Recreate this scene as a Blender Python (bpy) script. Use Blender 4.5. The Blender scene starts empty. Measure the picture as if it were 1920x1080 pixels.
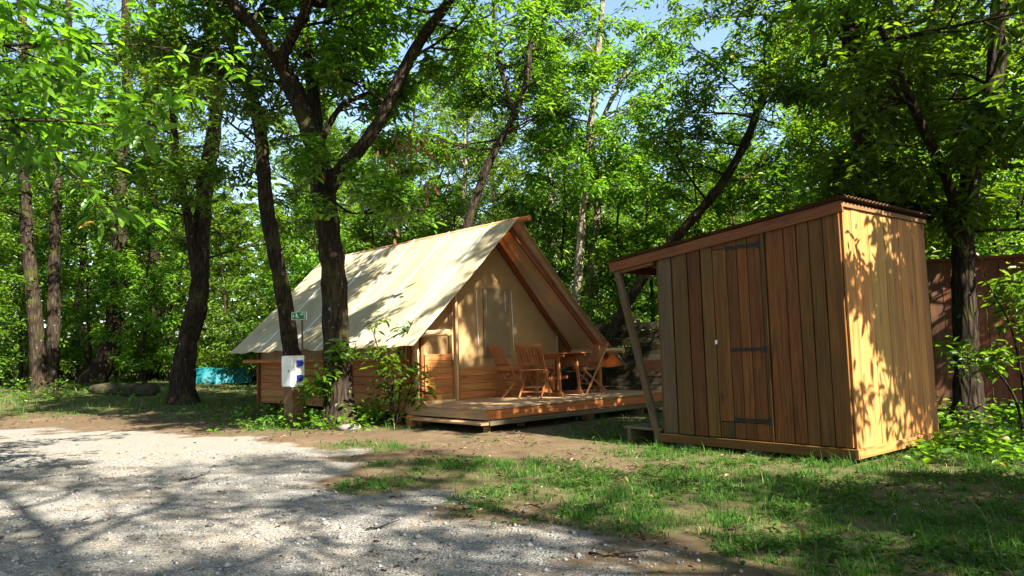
import bpy, math, random
import numpy as np
from mathutils import Matrix, Vector
from math import sin, cos, radians, pi, tan

scene = bpy.context.scene
COL = scene.collection

# ------------------------------------------------------------------ camera, sky, sun, exposure
F_PX, CAM_H, PITCH, ROLL = 1400.0, 1.15, radians(4.8), radians(1.65)
FW = np.array([0, cos(PITCH), sin(PITCH)]); _r0 = np.array([1.0, 0, 0]); _u0 = np.cross(_r0, FW)
RT = _r0 * cos(ROLL) - _u0 * sin(ROLL); UP = _r0 * sin(ROLL) + _u0 * cos(ROLL)
CAM = np.array([0, 0, CAM_H])
cam_d = bpy.data.cameras.new('camera'); cam = bpy.data.objects.new('camera', cam_d); COL.objects.link(cam)
cam_d.sensor_width = 36.0; cam_d.lens = F_PX / 1920 * 36; cam_d.clip_start = 0.05; cam_d.clip_end = 600
_m = Matrix.Identity(4)
for i in range(3):
    _m[i][0] = RT[i]; _m[i][1] = UP[i]; _m[i][2] = -FW[i]; _m[i][3] = CAM[i]
cam.matrix_world = _m
scene.camera = cam

SUN_AZ, SUN_EL = radians(139.0), radians(43.0)      # azimuth clockwise from +Y
SUN = np.array([sin(SUN_AZ) * cos(SUN_EL), cos(SUN_AZ) * cos(SUN_EL), sin(SUN_EL)])
world = bpy.data.worlds.new('World'); scene.world = world; world.use_nodes = True
wn = world.node_tree.nodes; wl = world.node_tree.links
sky = wn.new('ShaderNodeTexSky'); sky.sky_type = 'NISHITA'; sky.sun_disc = False
sky.sun_elevation = SUN_EL; sky.sun_rotation = SUN_AZ; sky.air_density = 1.0; sky.dust_density = 1.2; sky.ozone_density = 1.0
wn['Background'].inputs['Strength'].default_value = 0.065
wl.new(sky.outputs['Color'], wn['Background'].inputs['Color'])
sun_d = bpy.data.lights.new('sun', 'SUN'); sun_d.energy = 5.0; sun_d.angle = radians(0.53); sun_d.color = (1.0, 0.93, 0.80)
sun = bpy.data.objects.new('sun', sun_d); COL.objects.link(sun)
sun.rotation_euler = Vector(SUN).to_track_quat('Z', 'Y').to_euler(); sun.location = (8, -8, 14)
vs = scene.view_settings; vs.view_transform = 'Standard'; vs.look = 'None'; vs.gamma = 1.0; vs.use_curve_mapping = False
vs.exposure = 2.45
cy = scene.cycles
cy.max_bounces = 6; cy.diffuse_bounces = 4; cy.glossy_bounces = 1; cy.transmission_bounces = 4; cy.transparent_max_bounces = 4
cy.caustics_reflective = False; cy.caustics_refractive = False; cy.sample_clamp_indirect = 6.0

# ------------------------------------------------------------------ pixel -> world helpers (pixels of the 1920 wide photograph)
def ray(px, py):
    d = FW * F_PX + RT * (px - 960) - UP * (py - 540); return d / np.linalg.norm(d)
def gz(px, py, z=0.0):
    d = ray(px, py); return CAM + d * ((z - CAM_H) / d[2])
def aty(px, py, Y):
    d = ray(px, py); return CAM + d * (Y / d[1])
def onplane(px, py, p, n):
    d = ray(px, py); return CAM + d * (np.dot(np.array(p) - CAM, n) / np.dot(d, n))

# ------------------------------------------------------------------ noise and terrain
def _hash(ix, iy, seed):
    n = (ix.astype(np.int64) * 374761393 + iy.astype(np.int64) * 668265263 + seed * 974634777) & 0xffffffff
    n = ((n ^ (n >> 13)) * 1274126177) & 0xffffffff
    n = n ^ (n >> 16)
    return (n & 0xffff) / 65535.0
def vnoise(x, y, seed=0):
    x = np.asarray(x, float); y = np.asarray(y, float)
    ix = np.floor(x); iy = np.floor(y); fx = x - ix; fy = y - iy
    fx = fx * fx * (3 - 2 * fx); fy = fy * fy * (3 - 2 * fy)
    a = _hash(ix, iy, seed); b = _hash(ix + 1, iy, seed); c = _hash(ix, iy + 1, seed); d = _hash(ix + 1, iy + 1, seed)
    return (a * (1 - fx) + b * fx) * (1 - fy) + (c * (1 - fx) + d * fx) * fy
def fbm(x, y, seed=0, o=4):
    s = 0; a = 0.5; t = 0
    for i in range(o):
        s = s + a * vnoise(np.asarray(x) * 2 ** i, np.asarray(y) * 2 ** i, seed + i * 17); t += a; a *= 0.5
    return s / t
def sstep(a, b, x):
    t = np.clip((np.asarray(x, float) - a) / (b - a), 0, 1); return t * t * (3 - 2 * t)
def height(x, y):
    x = np.asarray(x, float); y = np.asarray(y, float)
    h = 0.52 * sstep(13, 25, y) * sstep(-2, -11, x)
    h = h + 0.05 * (fbm(x * 0.5, y * 0.5, 5) - 0.5) * sstep(30, 22, np.hypot(x, y)) + 0.022 * (fbm(x * 2.3, y * 2.3, 9, 3) - 0.5)
    return h
def ghit(px, py):                           # first hit of the pixel's ray with the terrain
    d = ray(px, py); t = np.linspace(2.0, 60.0, 1500); P = CAM + d[None] * t[:, None]
    k = int(np.argmax(P[:, 2] < height(P[:, 0], P[:, 1]))); return P[k] if k else gz(px, py, 0)
GRAVEL_POLY = np.array([gz(*q)[:2] for q in ((0, 806), (240, 812), (430, 822), (560, 838), (625, 868), (690, 925), (820, 955), (960, 985), (1015, 1030), (1040, 1085))])
GRAVEL_POLY = np.vstack([GRAVEL_POLY, [[0.6, -6], [-30, -6], [-30, GRAVEL_POLY[0][1] + 0.8]]])
def poly_sdf(x, y, poly):
    x = np.asarray(x, float); y = np.asarray(y, float)
    d = np.full(x.shape, 1e9); inside = np.zeros(x.shape, bool)
    n = len(poly)
    for i in range(n):
        x0, y0 = poly[i]; x1, y1 = poly[(i + 1) % n]
        ex, ey = x1 - x0, y1 - y0; wx, wy = x - x0, y - y0
        t = np.clip((wx * ex + wy * ey) / (ex * ex + ey * ey + 1e-12), 0, 1)
        d = np.minimum(d, np.hypot(wx - ex * t, wy - ey * t))
        c = ((y0 > y) != (y1 > y)) & (x < (x1 - x0) * (y - y0) / (y1 - y0 + 1e-12) + x0)
        inside ^= c
    return np.where(inside, -d, d)
def gravel_mask(x, y):
    s = poly_sdf(x, y, GRAVEL_POLY) + (fbm(x * 1.3, y * 1.3, 21, 5) - 0.5) * 2.4
    return sstep(0.75, -0.65, s)
GR_BLOBS = [  # px, py, radius(m) along ground, strength: where grass grows thick
    (700, 912, .45, .9), (780, 925, .35, .8), (850, 872, .5, 1.), (990, 880, .75, 1.), (930, 930, .4, 1.), (870, 935, .3, .9), (1080, 890, .6, .9),
    (1060, 905, .5, .9), (1170, 960, .55, 1.), (1180, 930, .6, .9), (1290, 900, .7, .9), (1400, 915, .8, .9), (1520, 930, .8, .9),
    (1500, 980, .7, .8), (1640, 960, .9, .8), (1750, 1000, .9, .85), (1330, 960, .5, .8), (1480, 1030, .45, .8), (1640, 1060, .5, .8),
    (1250, 850, .8, .75), (1420, 880, .7, .6), (1200, 990, .3, .8), (1130, 985, .2, .6), (1850, 1040, .6, .8), (1720, 885, 1.1, .7),
    (1860, 900, 1.2, .8), (1820, 850, 1.2, 1.), (560, 980, .12, .9), (720, 870, .4, .55), (640, 840, .6, .7), (770, 800, .6, .9), (740, 840, .5, .6),
    (1075, 810, .5, .5), (560, 800, .8, .9), (470, 785, .9, .8), (380, 790, .8, .5), (950, 990, .3, .5), (1030, 975, .3, .5), (900, 960, .3, .6), (1000, 1040, .25, .5)]
GR_BLOBS = [(*gz(a, b)[:2], r, s) for a, b, r, s in GR_BLOBS]
def grass_mask(x, y):
    x = np.asarray(x, float); y = np.asarray(y, float)
    g = np.zeros(x.shape)
    for bx, by, r, s in GR_BLOBS:
        g = np.maximum(g, s * np.exp(-(((x - bx) / r) ** 2 + ((y - by) / (r * 1.1)) ** 2) * 0.9))
    left = sstep(-1.5, -4, x) * sstep(14.5, 17, y) * 0.85
    back = sstep(17, 20, y) * 0.7
    side = sstep(5.5, 7.5, x) * 0.6 * sstep(4, 6, y)
    g = np.maximum(np.maximum(g, left), np.maximum(back, side))
    n = fbm(x * 1.7, y * 1.7, 33); m = fbm(x * 5.0, y * 5.0, 44, 3)
    g = np.maximum(g, 0.16 + 0.42 * sstep(0.6, 2.4, x + 0.15 * (y - 6))) * (0.45 + 1.1 * n) + (m - 0.5) * 0.55
    g = g * (1 - 0.93 * gravel_mask(x, y))
    return np.clip((g - 0.1) * 1.5, 0, 1)

# ------------------------------------------------------------------ materials
def newmat(name):
    m = bpy.data.materials.new(name); m.use_nodes = True
    nt = m.node_tree; return m, nt, nt.nodes, nt.links, nt.nodes['Principled BSDF']
def node(nt, t, **kw):
    n = nt.nodes.new(t)
    for k, v in kw.items():
        if k.startswith('i_'): n.inputs[int(k[2:]) if k[2:].isdigit() else k[2:]].default_value = v
        else: setattr(n, k, v)
    return n
def ramp(nt, stops):
    r = nt.nodes.new('ShaderNodeValToRGB'); e = r.color_ramp.elements
    while len(e) < len(stops): e.new(0.5)
    for i, (p, c) in enumerate(stops):
        e[i].position = p; e[i].color = (*c, 1)
    return r
def mixc(nt, a, b, fac, mode='MIX'):
    n = nt.nodes.new('ShaderNodeMix'); n.data_type = 'RGBA'; n.blend_type = mode
    for s, v in ((0, fac), (6, a), (7, b)):
        if hasattr(v, 'links'): nt.links.new(v, n.inputs[s])
        elif s == 0: n.inputs[0].default_value = v
        else: n.inputs[s].default_value = (*v, 1)
    return n.outputs[2]
def mathn(nt, op, a, b=None, c=None):
    n = nt.nodes.new('ShaderNodeMath'); n.operation = op
    for i, v in enumerate((a, b, c)):
        if v is None: continue
        if hasattr(v, 'links'): nt.links.new(v, n.inputs[i])
        else: n.inputs[i].default_value = v
    return n.outputs[0]

def wood_mat(name, dark, mid, light, rough=0.62, weather=0.25, grey=(0.16, 0.15, 0.12), vary=0.5, spec=0.25):
    m, nt, N, L, P = newmat(name)
    tc = node(nt, 'ShaderNodeTexCoord'); oi = node(nt, 'ShaderNodeObjectInfo')
    off = node(nt, 'ShaderNodeVectorMath', operation='SCALE'); off.inputs[0].default_value = (31.0, 57.0, 83.0); L.new(oi.outputs['Random'], off.inputs['Scale'])
    add = node(nt, 'ShaderNodeVectorMath', operation='ADD'); L.new(tc.outputs['Object'], add.inputs[0]); L.new(off.outputs[0], add.inputs[1])
    mp = node(nt, 'ShaderNodeMapping'); mp.inputs['Scale'].default_value = (22, 22, 1.1); L.new(add.outputs[0], mp.inputs['Vector'])
    g = node(nt, 'ShaderNodeTexNoise', i_Scale=1.0, i_Detail=7.0, i_Roughness=0.62, i_Distortion=1.6); L.new(mp.outputs[0], g.inputs['Vector'])
    mp2 = node(nt, 'ShaderNodeMapping'); mp2.inputs['Scale'].default_value = (90, 90, 2.0); L.new(add.outputs[0], mp2.inputs['Vector'])
    g2 = node(nt, 'ShaderNodeTexNoise', i_Scale=1.0, i_Detail=3.0, i_Roughness=0.5); L.new(mp2.outputs[0], g2.inputs['Vector'])
    st = node(nt, 'ShaderNodeTexNoise', i_Scale=2.2, i_Detail=4.0, i_Roughness=0.6); L.new(add.outputs[0], st.inputs['Vector'])
    mp3 = node(nt, 'ShaderNodeMapping'); mp3.inputs['Scale'].default_value = (7, 7, 2.6); L.new(add.outputs[0], mp3.inputs['Vector'])
    kn = node(nt, 'ShaderNodeTexVoronoi', i_Scale=0.62); L.new(mp3.outputs[0], kn.inputs['Vector'])
    r = ramp(nt, [(0.28, dark), (0.5, mid), (0.74, light)]); L.new(g.outputs['Fac'], r.inputs[0])
    c = r.outputs[0]
    fine = node(nt, 'ShaderNodeMapRange', i_3=0.78, i_4=1.16); fine.inputs[1].default_value = 0.3; fine.inputs[2].default_value = 0.7; L.new(g2.outputs['Fac'], fine.inputs[0])
    c = mixc(nt, c, fine.outputs[0], 1.0, 'MULTIPLY')
    kr = node(nt, 'ShaderNodeMapRange'); kr.inputs[1].default_value = 0.05; kr.inputs[2].default_value = 0.16; kr.inputs[3].default_value = 0.3; kr.inputs[4].default_value = 1.0; L.new(kn.outputs['Distance'], kr.inputs[0])
    c = mixc(nt, c, kr.outputs[0], 0.8, 'MULTIPLY')
    # weathering patches and per-board difference
    rnd2 = mathn(nt, 'FRACT', mathn(nt, 'MULTIPLY', oi.outputs['Random'], 17.31))
    wf = mathn(nt, 'MULTIPLY', mathn(nt, 'POWER', rnd2, 2.5), weather * 2.0)
    sr = ramp(nt, [(0.42, (0, 0, 0)), (0.68, (1, 1, 1))]); L.new(st.outputs['Fac'], sr.inputs[0])
    wf = mathn(nt, 'MINIMUM', mathn(nt, 'ADD', wf, mathn(nt, 'MULTIPLY', sr.outputs[0], weather)), 0.85)
    c = mixc(nt, c, grey, wf)
    br = mathn(nt, 'ADD', mathn(nt, 'MULTIPLY', oi.outputs['Random'], vary), 1 - vary * 0.5)
    hs = node(nt, 'ShaderNodeHueSaturation'); L.new(c, hs.inputs['Color']); L.new(br, hs.inputs['Value'])
    L.new(mathn(nt, 'ADD', mathn(nt, 'MULTIPLY', rnd2, 0.02), 0.49), hs.inputs['Hue'])
    L.new(hs.outputs[0], P.inputs['Base Color']); P.inputs['Roughness'].default_value = rough
    P.inputs['Specular IOR Level'].default_value = spec
    b = node(nt, 'ShaderNodeBump', i_Strength=0.35, i_Distance=0.004); L.new(mathn(nt, 'ADD', g.outputs['Fac'], mathn(nt, 'MULTIPLY', g2.outputs['Fac'], 0.5)), b.inputs['Height']); L.new(b.outputs[0], P.inputs['Normal'])
    return m

def plain_mat(name, col, rough=0.6, spec=0.3, noise=0.12, scale=6.0, metal=0.0, bump=0.0):
    m, nt, N, L, P = newmat(name)
    tc = node(nt, 'ShaderNodeTexCoord'); n = node(nt, 'ShaderNodeTexNoise', i_Scale=scale, i_Detail=6.0, i_Roughness=0.65); L.new(tc.outputs['Object'], n.inputs['Vector'])
    mr = node(nt, 'ShaderNodeMapRange', i_3=1 - noise * 2, i_4=1 + noise * 1.5); mr.inputs[1].default_value = 0.3; mr.inputs[2].default_value = 0.7; L.new(n.outputs['Fac'], mr.inputs[0])
    L.new(mixc(nt, col, mr.outputs[0], 1.0, 'MULTIPLY'), P.inputs['Base Color'])
    P.inputs['Roughness'].default_value = rough; P.inputs['Specular IOR Level'].default_value = spec; P.inputs['Metallic'].default_value = metal
    if bump:
        b = node(nt, 'ShaderNodeBump', i_Strength=bump, i_Distance=0.01); L.new(n.outputs['Fac'], b.inputs['Height']); L.new(b.outputs[0], P.inputs['Normal'])
    return m

def leaf_mat(name, stops, trans=0.5, tcol=(2.0, 1.9, 0.6), rough=0.38, spec=0.5):
    m, nt, N, L, P = newmat(name)
    at = node(nt, 'ShaderNodeAttribute', attribute_name='tint'); oi = node(nt, 'ShaderNodeObjectInfo')
    r = ramp(nt, stops); L.new(at.outputs['Fac'], r.inputs[0])
    br = mathn(nt, 'ADD', mathn(nt, 'MULTIPLY', oi.outputs['Random'], 0.5), 0.72)
    hs = node(nt, 'ShaderNodeHueSaturation'); L.new(r.outputs[0], hs.inputs['Color']); L.new(br, hs.inputs['Value'])
    L.new(mathn(nt, 'ADD', mathn(nt, 'MULTIPLY', oi.outputs['Random'], 0.024), 0.492), hs.inputs['Hue'])
    c = hs.outputs[0]
    L.new(c, P.inputs['Base Color']); P.inputs['Roughness'].default_value = rough; P.inputs['Specular IOR Level'].default_value = spec
    tr = node(nt, 'ShaderNodeBsdfTranslucent'); L.new(mixc(nt, c, tcol, 1.0, 'MULTIPLY'), tr.inputs['Color'])
    mx = node(nt, 'ShaderNodeMixShader'); mx.inputs[0].default_value = trans
    L.new(P.outputs[0], mx.inputs[1]); L.new(tr.outputs[0], mx.inputs[2]); L.new(mx.outputs[0], N['Material Output'].inputs['Surface'])
    return m

def bark_mat(name, dark=(0.008, 0.006, 0.0045), light=(0.044, 0.032, 0.022), moss=0.4):
    m, nt, N, L, P = newmat(name)
    tc = node(nt, 'ShaderNodeTexCoord'); mp = node(nt, 'ShaderNodeMapping'); mp.inputs['Scale'].default_value = (17, 17, 3.0); L.new(tc.outputs['Object'], mp.inputs['Vector'])
    n = node(nt, 'ShaderNodeTexNoise', i_Scale=1.0, i_Detail=8.0, i_Roughness=0.65, i_Distortion=0.8); L.new(mp.outputs[0], n.inputs['Vector'])
    v = node(nt, 'ShaderNodeTexVoronoi', i_Scale=0.9, feature='DISTANCE_TO_EDGE'); L.new(mp.outputs[0], v.inputs['Vector'])
    hgt = mathn(nt, 'ADD', n.outputs['Fac'], mathn(nt, 'MINIMUM', mathn(nt, 'MULTIPLY', v.outputs['Distance'], 1.6), 0.5))
    r = ramp(nt, [(0.35, dark), (0.75, tuple((a + b) / 2 for a, b in zip(dark, light))), (1.0, light)]); L.new(hgt, r.inputs[0])
    big = node(nt, 'ShaderNodeTexNoise', i_Scale=2.3, i_Detail=5.0); L.new(tc.outputs['Object'], big.inputs['Vector'])
    mr = ramp(nt, [(0.54, (0, 0, 0)), (0.66, (1, 1, 1))]); L.new(big.outputs['Fac'], mr.inputs[0])
    c = mixc(nt, r.outputs[0], (0.055, 0.065, 0.012), mathn(nt, 'MULTIPLY', mr.outputs[0], moss))
    lich = node(nt, 'ShaderNodeTexNoise', i_Scale=11.0, i_Detail=4.0); L.new(tc.outputs['Object'], lich.inputs['Vector'])
    lr = ramp(nt, [(0.66, (0, 0, 0)), (0.72, (1, 1, 1))]); L.new(lich.outputs['Fac'], lr.inputs[0])
    c = mixc(nt, c, (0.26, 0.27, 0.22), mathn(nt, 'MULTIPLY', lr.outputs[0], 0.45))
    L.new(c, P.inputs['Base Color']); P.inputs['Roughness'].default_value = 0.9; P.inputs['Specular IOR Level'].default_value = 0.065
    b = node(nt, 'ShaderNodeBump', i_Strength=0.9, i_Distance=0.03); L.new(hgt, b.inputs['Height']); L.new(b.outputs[0], P.inputs['Normal'])
    return m

M = {}
M['shed'] = wood_mat('shed_wood_shade_toned', (0.047, 0.0145, 0.0025), (0.125, 0.043, 0.0065), (0.20, 0.076, 0.0135), weather=0.24, grey=(0.062, 0.040, 0.011), vary=0.6)  # board wood with the shaded front's darkness put into its colour
M['side'] = wood_mat('shed_wood_sun_toned', (0.17, 0.067, 0.015), (0.33, 0.15, 0.038), (0.44, 0.24, 0.075), weather=0.22, grey=(0.20, 0.155, 0.06), vary=0.5)  # same boards on the sunlit wall, its brightness put into a paler colour
M['trim'] = wood_mat('stained_trim_wood', (0.085, 0.028, 0.006), (0.165, 0.056, 0.011), (0.22, 0.085, 0.02), weather=0.1, vary=0.25)
M['old'] = wood_mat('grey_brown_wood', (0.05, 0.03, 0.014), (0.10, 0.06, 0.028), (0.15, 0.095, 0.046), weather=0.3, grey=(0.09, 0.075, 0.045), vary=0.3)
M['fence'] = wood_mat('fence_dark_wood', (0.05, 0.015, 0.005), (0.11, 0.033, 0.010), (0.155, 0.052, 0.017), weather=0.15, grey=(0.07, 0.06, 0.045), vary=0.4)
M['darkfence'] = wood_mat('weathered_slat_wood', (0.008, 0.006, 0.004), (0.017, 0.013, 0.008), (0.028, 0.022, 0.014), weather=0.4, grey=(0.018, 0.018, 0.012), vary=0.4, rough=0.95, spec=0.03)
M['tentwood'] = wood_mat('tent_panel_wood', (0.20, 0.065, 0.016), (0.37, 0.14, 0.035), (0.46, 0.20, 0.06), weather=0.04, vary=0.22)
M['palewood'] = wood_mat('pale_pine_wood', (0.32, 0.19, 0.085), (0.45, 0.28, 0.13), (0.53, 0.36, 0.19), weather=0.06, vary=0.2)
M['deck'] = wood_mat('deck_board_wood', (0.22, 0.12, 0.055), (0.36, 0.215, 0.105), (0.45, 0.30, 0.16), weather=0.2, grey=(0.24, 0.20, 0.15), vary=0.25)
M['teak'] = wood_mat('teak_furniture_wood', (0.16, 0.05, 0.016), (0.30, 0.105, 0.032), (0.40, 0.165, 0.055), rough=0.42, weather=0.03, vary=0.15, spec=0.4)
M['rafter'] = wood_mat('rafter_wood', (0.09, 0.027, 0.009), (0.18, 0.056, 0.017), (0.24, 0.085, 0.027), weather=0.05, vary=0.2)
M['post'] = wood_mat('brown_post_wood', (0.055, 0.026, 0.012), (0.12, 0.055, 0.024), (0.17, 0.085, 0.04), weather=0.15, vary=0.1)
M['log'] = bark_mat('round_log_bark', (0.08, 0.05, 0.03), (0.28, 0.19, 0.11), 0.1)
M['iron'] = plain_mat('black_iron', (0.012, 0.011, 0.012), 0.5, 0.4, 0.2, 30, 0.3)
M['steel'] = plain_mat('galvanised_steel', (0.55, 0.55, 0.53), 0.35, 0.5, 0.1, 20, 0.9)
M['sheet'] = plain_mat('corrugated_roofing', (0.075, 0.04, 0.022), 0.75, 0.2, 0.25, 4)
M['boxwhite'] = plain_mat('white_cabinet_plastic', (0.58, 0.60, 0.58), 0.45, 0.4, 0.04, 5)
M['blue'] = plain_mat('blue_socket_plastic', (0.012, 0.03, 0.30), 0.4, 0.4, 0.05)
M['black'] = plain_mat('black_rubber', (0.015, 0.015, 0.016), 0.6, 0.3)
M['signgreen'] = plain_mat('green_sign_print', (0.004, 0.13, 0.035), 0.35, 0.4, 0.06)
M['signwhite'] = plain_mat('white_sign_print', (0.62, 0.70, 0.62), 0.4, 0.3, 0.05)
M['rope'] = plain_mat('white_cord', (0.75, 0.72, 0.65), 0.8, 0.2)
M['windowcloth'] = plain_mat('grey_window_cloth', (0.20, 0.145, 0.078), 0.85, 0.15, 0.06, 9)
M['stone'] = plain_mat('mossy_stone', (0.04, 0.038, 0.022), 0.95, 0.04, 0.35, 7, 0, 0.6)
M['concrete'] = plain_mat('concrete_pad', (0.16, 0.15, 0.13), 0.9, 0.2, 0.2, 12, 0, 0.3)
M['tarp'] = plain_mat('turquoise_tarpaulin', (0.005, 0.085, 0.10), 0.6, 0.2, 0.12, 5)
M['bark'] = bark_mat('chestnut_bark')
M['barkpale'] = bark_mat('pale_bark', (0.06, 0.05, 0.038), (0.27, 0.235, 0.17), 0.2)
GREEN = [(0.0, (0.026, 0.066, 0.007)), (0.5, (0.075, 0.155, 0.012)), (0.85, (0.14, 0.24, 0.018)), (0.955, (0.17, 0.27, 0.022)), (0.985, (0.30, 0.28, 0.03)), (1.0, (0.30, 0.14, 0.04))]
M['leaf'] = leaf_mat('chestnut_leaf', GREEN)
M['leafbg'] = leaf_mat('woodland_leaf', [(0.0, (0.032, 0.075, 0.009)), (0.5, (0.085, 0.17, 0.015)), (1.0, (0.17, 0.27, 0.024))])
M['deadleaf'] = leaf_mat('dry_brown_leaf', [(0.0, (0.09, 0.038, 0.017)), (1.0, (0.26, 0.125, 0.06))], 0.25, (1.2, 1.0, 0.8), 0.7, 0.2)
M['grass'] = leaf_mat('grass_blade', [(0.0, (0.02, 0.06, 0.009)), (0.6, (0.042, 0.105, 0.013)), (0.92, (0.09, 0.16, 0.024)), (1.0, (0.30, 0.26, 0.10))], 0.35, rough=0.6, spec=0.15)
M['litter'] = leaf_mat('leaf_litter', [(0.0, (0.06, 0.035, 0.018)), (0.6, (0.15, 0.10, 0.058)), (1.0, (0.32, 0.26, 0.17))], 0.1, (1, 1, 1), 0.8, 0.15)

def canvas_mat():
    m, nt, N, L, P = newmat('beige_canvas')
    tc = node(nt, 'ShaderNodeTexCoord')
    n = node(nt, 'ShaderNodeTexNoise', i_Scale=1.1, i_Detail=6.0, i_Roughness=0.6); L.new(tc.outputs['Object'], n.inputs['Vector'])
    r = ramp(nt, [(0.28, (0.34, 0.30, 0.185)), (0.45, (0.46, 0.41, 0.265)), (0.72, (0.55, 0.50, 0.345))]); L.new(n.outputs['Fac'], r.inputs[0])
    w = node(nt, 'ShaderNodeTexNoise', i_Scale=340.0, i_Detail=1.0); L.new(tc.outputs['Object'], w.inputs['Vector'])
    L.new(r.outputs[0], P.inputs['Base Color']); P.inputs['Roughness'].default_value = 0.8; P.inputs['Specular IOR Level'].default_value = 0.065
    mpw = node(nt, 'ShaderNodeMapping'); mpw.inputs['Scale'].default_value = (0.8, 3.4, 0.8); mpw.inputs['Rotation'].default_value = (0, 0, 0.25); L.new(tc.outputs['Object'], mpw.inputs['Vector'])
    fold = node(nt, 'ShaderNodeTexNoise', i_Scale=1.6, i_Detail=3.0, i_Roughness=0.5, i_Distortion=0.6); L.new(mpw.outputs[0], fold.inputs['Vector'])
    b0 = node(nt, 'ShaderNodeBump', i_Strength=0.55, i_Distance=0.07); L.new(fold.outputs['Fac'], b0.inputs['Height'])
    b = node(nt, 'ShaderNodeBump', i_Strength=0.12, i_Distance=0.002); L.new(w.outputs['Fac'], b.inputs['Height']); L.new(b0.outputs[0], b.inputs['Normal']); L.new(b.outputs[0], P.inputs['Normal'])
    tr = node(nt, 'ShaderNodeBsdfTranslucent'); tr.inputs['Color'].default_value = (0.72, 0.30, 0.075, 1)
    mx = node(nt, 'ShaderNodeMixShader'); mx.inputs[0].default_value = 0.30
    L.new(P.outputs[0], mx.inputs[1]); L.new(tr.outputs[0], mx.inputs[2]); L.new(mx.outputs[0], N['Material Output'].inputs['Surface'])
    return m
M['canvas'] = canvas_mat()
M['gablecloth'] = plain_mat('tan_gable_canvas', (0.32, 0.20, 0.088), 0.85, 0.12, 0.06, 3)
M['seam'] = plain_mat('canvas_seam_tape', (0.66, 0.69, 0.70), 0.5, 0.35, 0.05)

def ground_mat():
    m, nt, N, L, P = newmat('forest_ground')
    geo = node(nt, 'ShaderNodeNewGeometry'); pos = geo.outputs['Position']
    ag = node(nt, 'ShaderNodeAttribute', attribute_name='gravel'); as_ = node(nt, 'ShaderNodeAttribute', attribute_name='grass')
    def noise(s, d=5.0, r=0.6):
        n = node(nt, 'ShaderNodeTexNoise', i_Scale=s, i_Detail=d, i_Roughness=r); L.new(pos, n.inputs['Vector']); return n.outputs['Fac']
    n1, n2, n3 = noise(1.3), noise(9.0, 6.0, 0.7), noise(70.0, 3.0)
    d = ramp(nt, [(0.3, (0.052, 0.033, 0.02)), (0.55, (0.095, 0.064, 0.039)), (0.75, (0.16, 0.118, 0.079))]); L.new(mathn(nt, 'ADD', mathn(nt, 'MULTIPLY', n1, 0.5), mathn(nt, 'MULTIPLY', n2, 0.5)), d.inputs[0])
    vor = node(nt, 'ShaderNodeTexVoronoi', i_Scale=62.0); L.new(pos, vor.inputs['Vector'])
    g = ramp(nt, [(0.0, (0.085, 0.083, 0.08)), (0.5, (0.185, 0.179, 0.168)), (1.0, (0.31, 0.297, 0.275))])
    sp = node(nt, 'ShaderNodeSeparateColor'); L.new(vor.outputs['Color'], sp.inputs[0]); L.new(sp.outputs[0], g.inputs[0])
    vs_ = node(nt, 'ShaderNodeTexVoronoi', i_Scale=130.0); L.new(pos, vs_.inputs['Vector'])
    sp2 = node(nt, 'ShaderNodeSeparateColor'); L.new(vs_.outputs['Color'], sp2.inputs[0])
    gf = ramp(nt, [(0.0, (0.11, 0.107, 0.10)), (1.0, (0.31, 0.293, 0.265))]); L.new(sp2.outputs[0], gf.inputs[0])
    grav = mixc(nt, g.outputs[0], gf.outputs[0], 0.5)
    dustr = ramp(nt, [(0.42, (0, 0, 0)), (0.7, (1, 1, 1))]); L.new(n1, dustr.inputs[0])
    grav = mixc(nt, grav, (0.25, 0.20, 0.145), mathn(nt, 'MULTIPLY', dustr.outputs[0], 0.7))
    thr = mathn(nt, 'ADD', ag.outputs['Fac'], mathn(nt, 'MULTIPLY', mathn(nt, 'SUBTRACT', n2, 0.5), 0.7))
    gm = node(nt, 'ShaderNodeMapRange'); gm.inputs[1].default_value = 0.35; gm.inputs[2].default_value = 0.65; L.new(thr, gm.inputs[0])
    c = mixc(nt, d.outputs[0], grav, gm.outputs[0])
    sg = ramp(nt, [(0.35, (0.036, 0.042, 0.012)), (0.65, (0.06, 0.075, 0.02))]); L.new(n2, sg.inputs[0])
    c = mixc(nt, c, sg.outputs[0], mathn(nt, 'MULTIPLY', as_.outputs['Fac'], 0.75))
    # fine speckle of litter and grit
    lit = ramp(nt, [(0.60, (0, 0, 0)), (0.68, (1, 1, 1))]); L.new(n3, lit.inputs[0])
    c = mixc(nt, c, (0.24, 0.18, 0.115), mathn(nt, 'MULTIPLY', lit.outputs[0], 0.35))
    L.new(c, P.inputs['Base Color']); P.inputs['Roughness'].default_value = 0.95; P.inputs['Specular IOR Level'].default_value = 0.1
    hg = mathn(nt, 'ADD', mathn(nt, 'MULTIPLY', n3, 0.35), mathn(nt, 'ADD', mathn(nt, 'MULTIPLY', n2, 0.5), mathn(nt, 'MULTIPLY', mathn(nt, 'MULTIPLY', vor.outputs['Distance'], gm.outputs[0]), -1.2)))
    b = node(nt, 'ShaderNodeBump', i_Strength=0.8, i_Distance=0.02); L.new(hg, b.inputs['Height']); L.new(b.outputs[0], P.inputs['Normal'])
    return m
M['ground'] = ground_mat()
def pebble_mat():
    m, nt, N, L, P = newmat('pebble_stone')
    at = node(nt, 'ShaderNodeAttribute', attribute_name='tint')
    r = ramp(nt, [(0, (0.07, 0.07, 0.07)), (0.6, (0.165, 0.16, 0.148)), (0.95, (0.27, 0.26, 0.24)), (1.0, (0.42, 0.40, 0.37))]); L.new(at.outputs['Fac'], r.inputs[0])
    L.new(r.outputs[0], P.inputs['Base Color']); P.inputs['Roughness'].default_value = 0.85; P.inputs['Specular IOR Level'].default_value = 0.2
    return m
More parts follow.
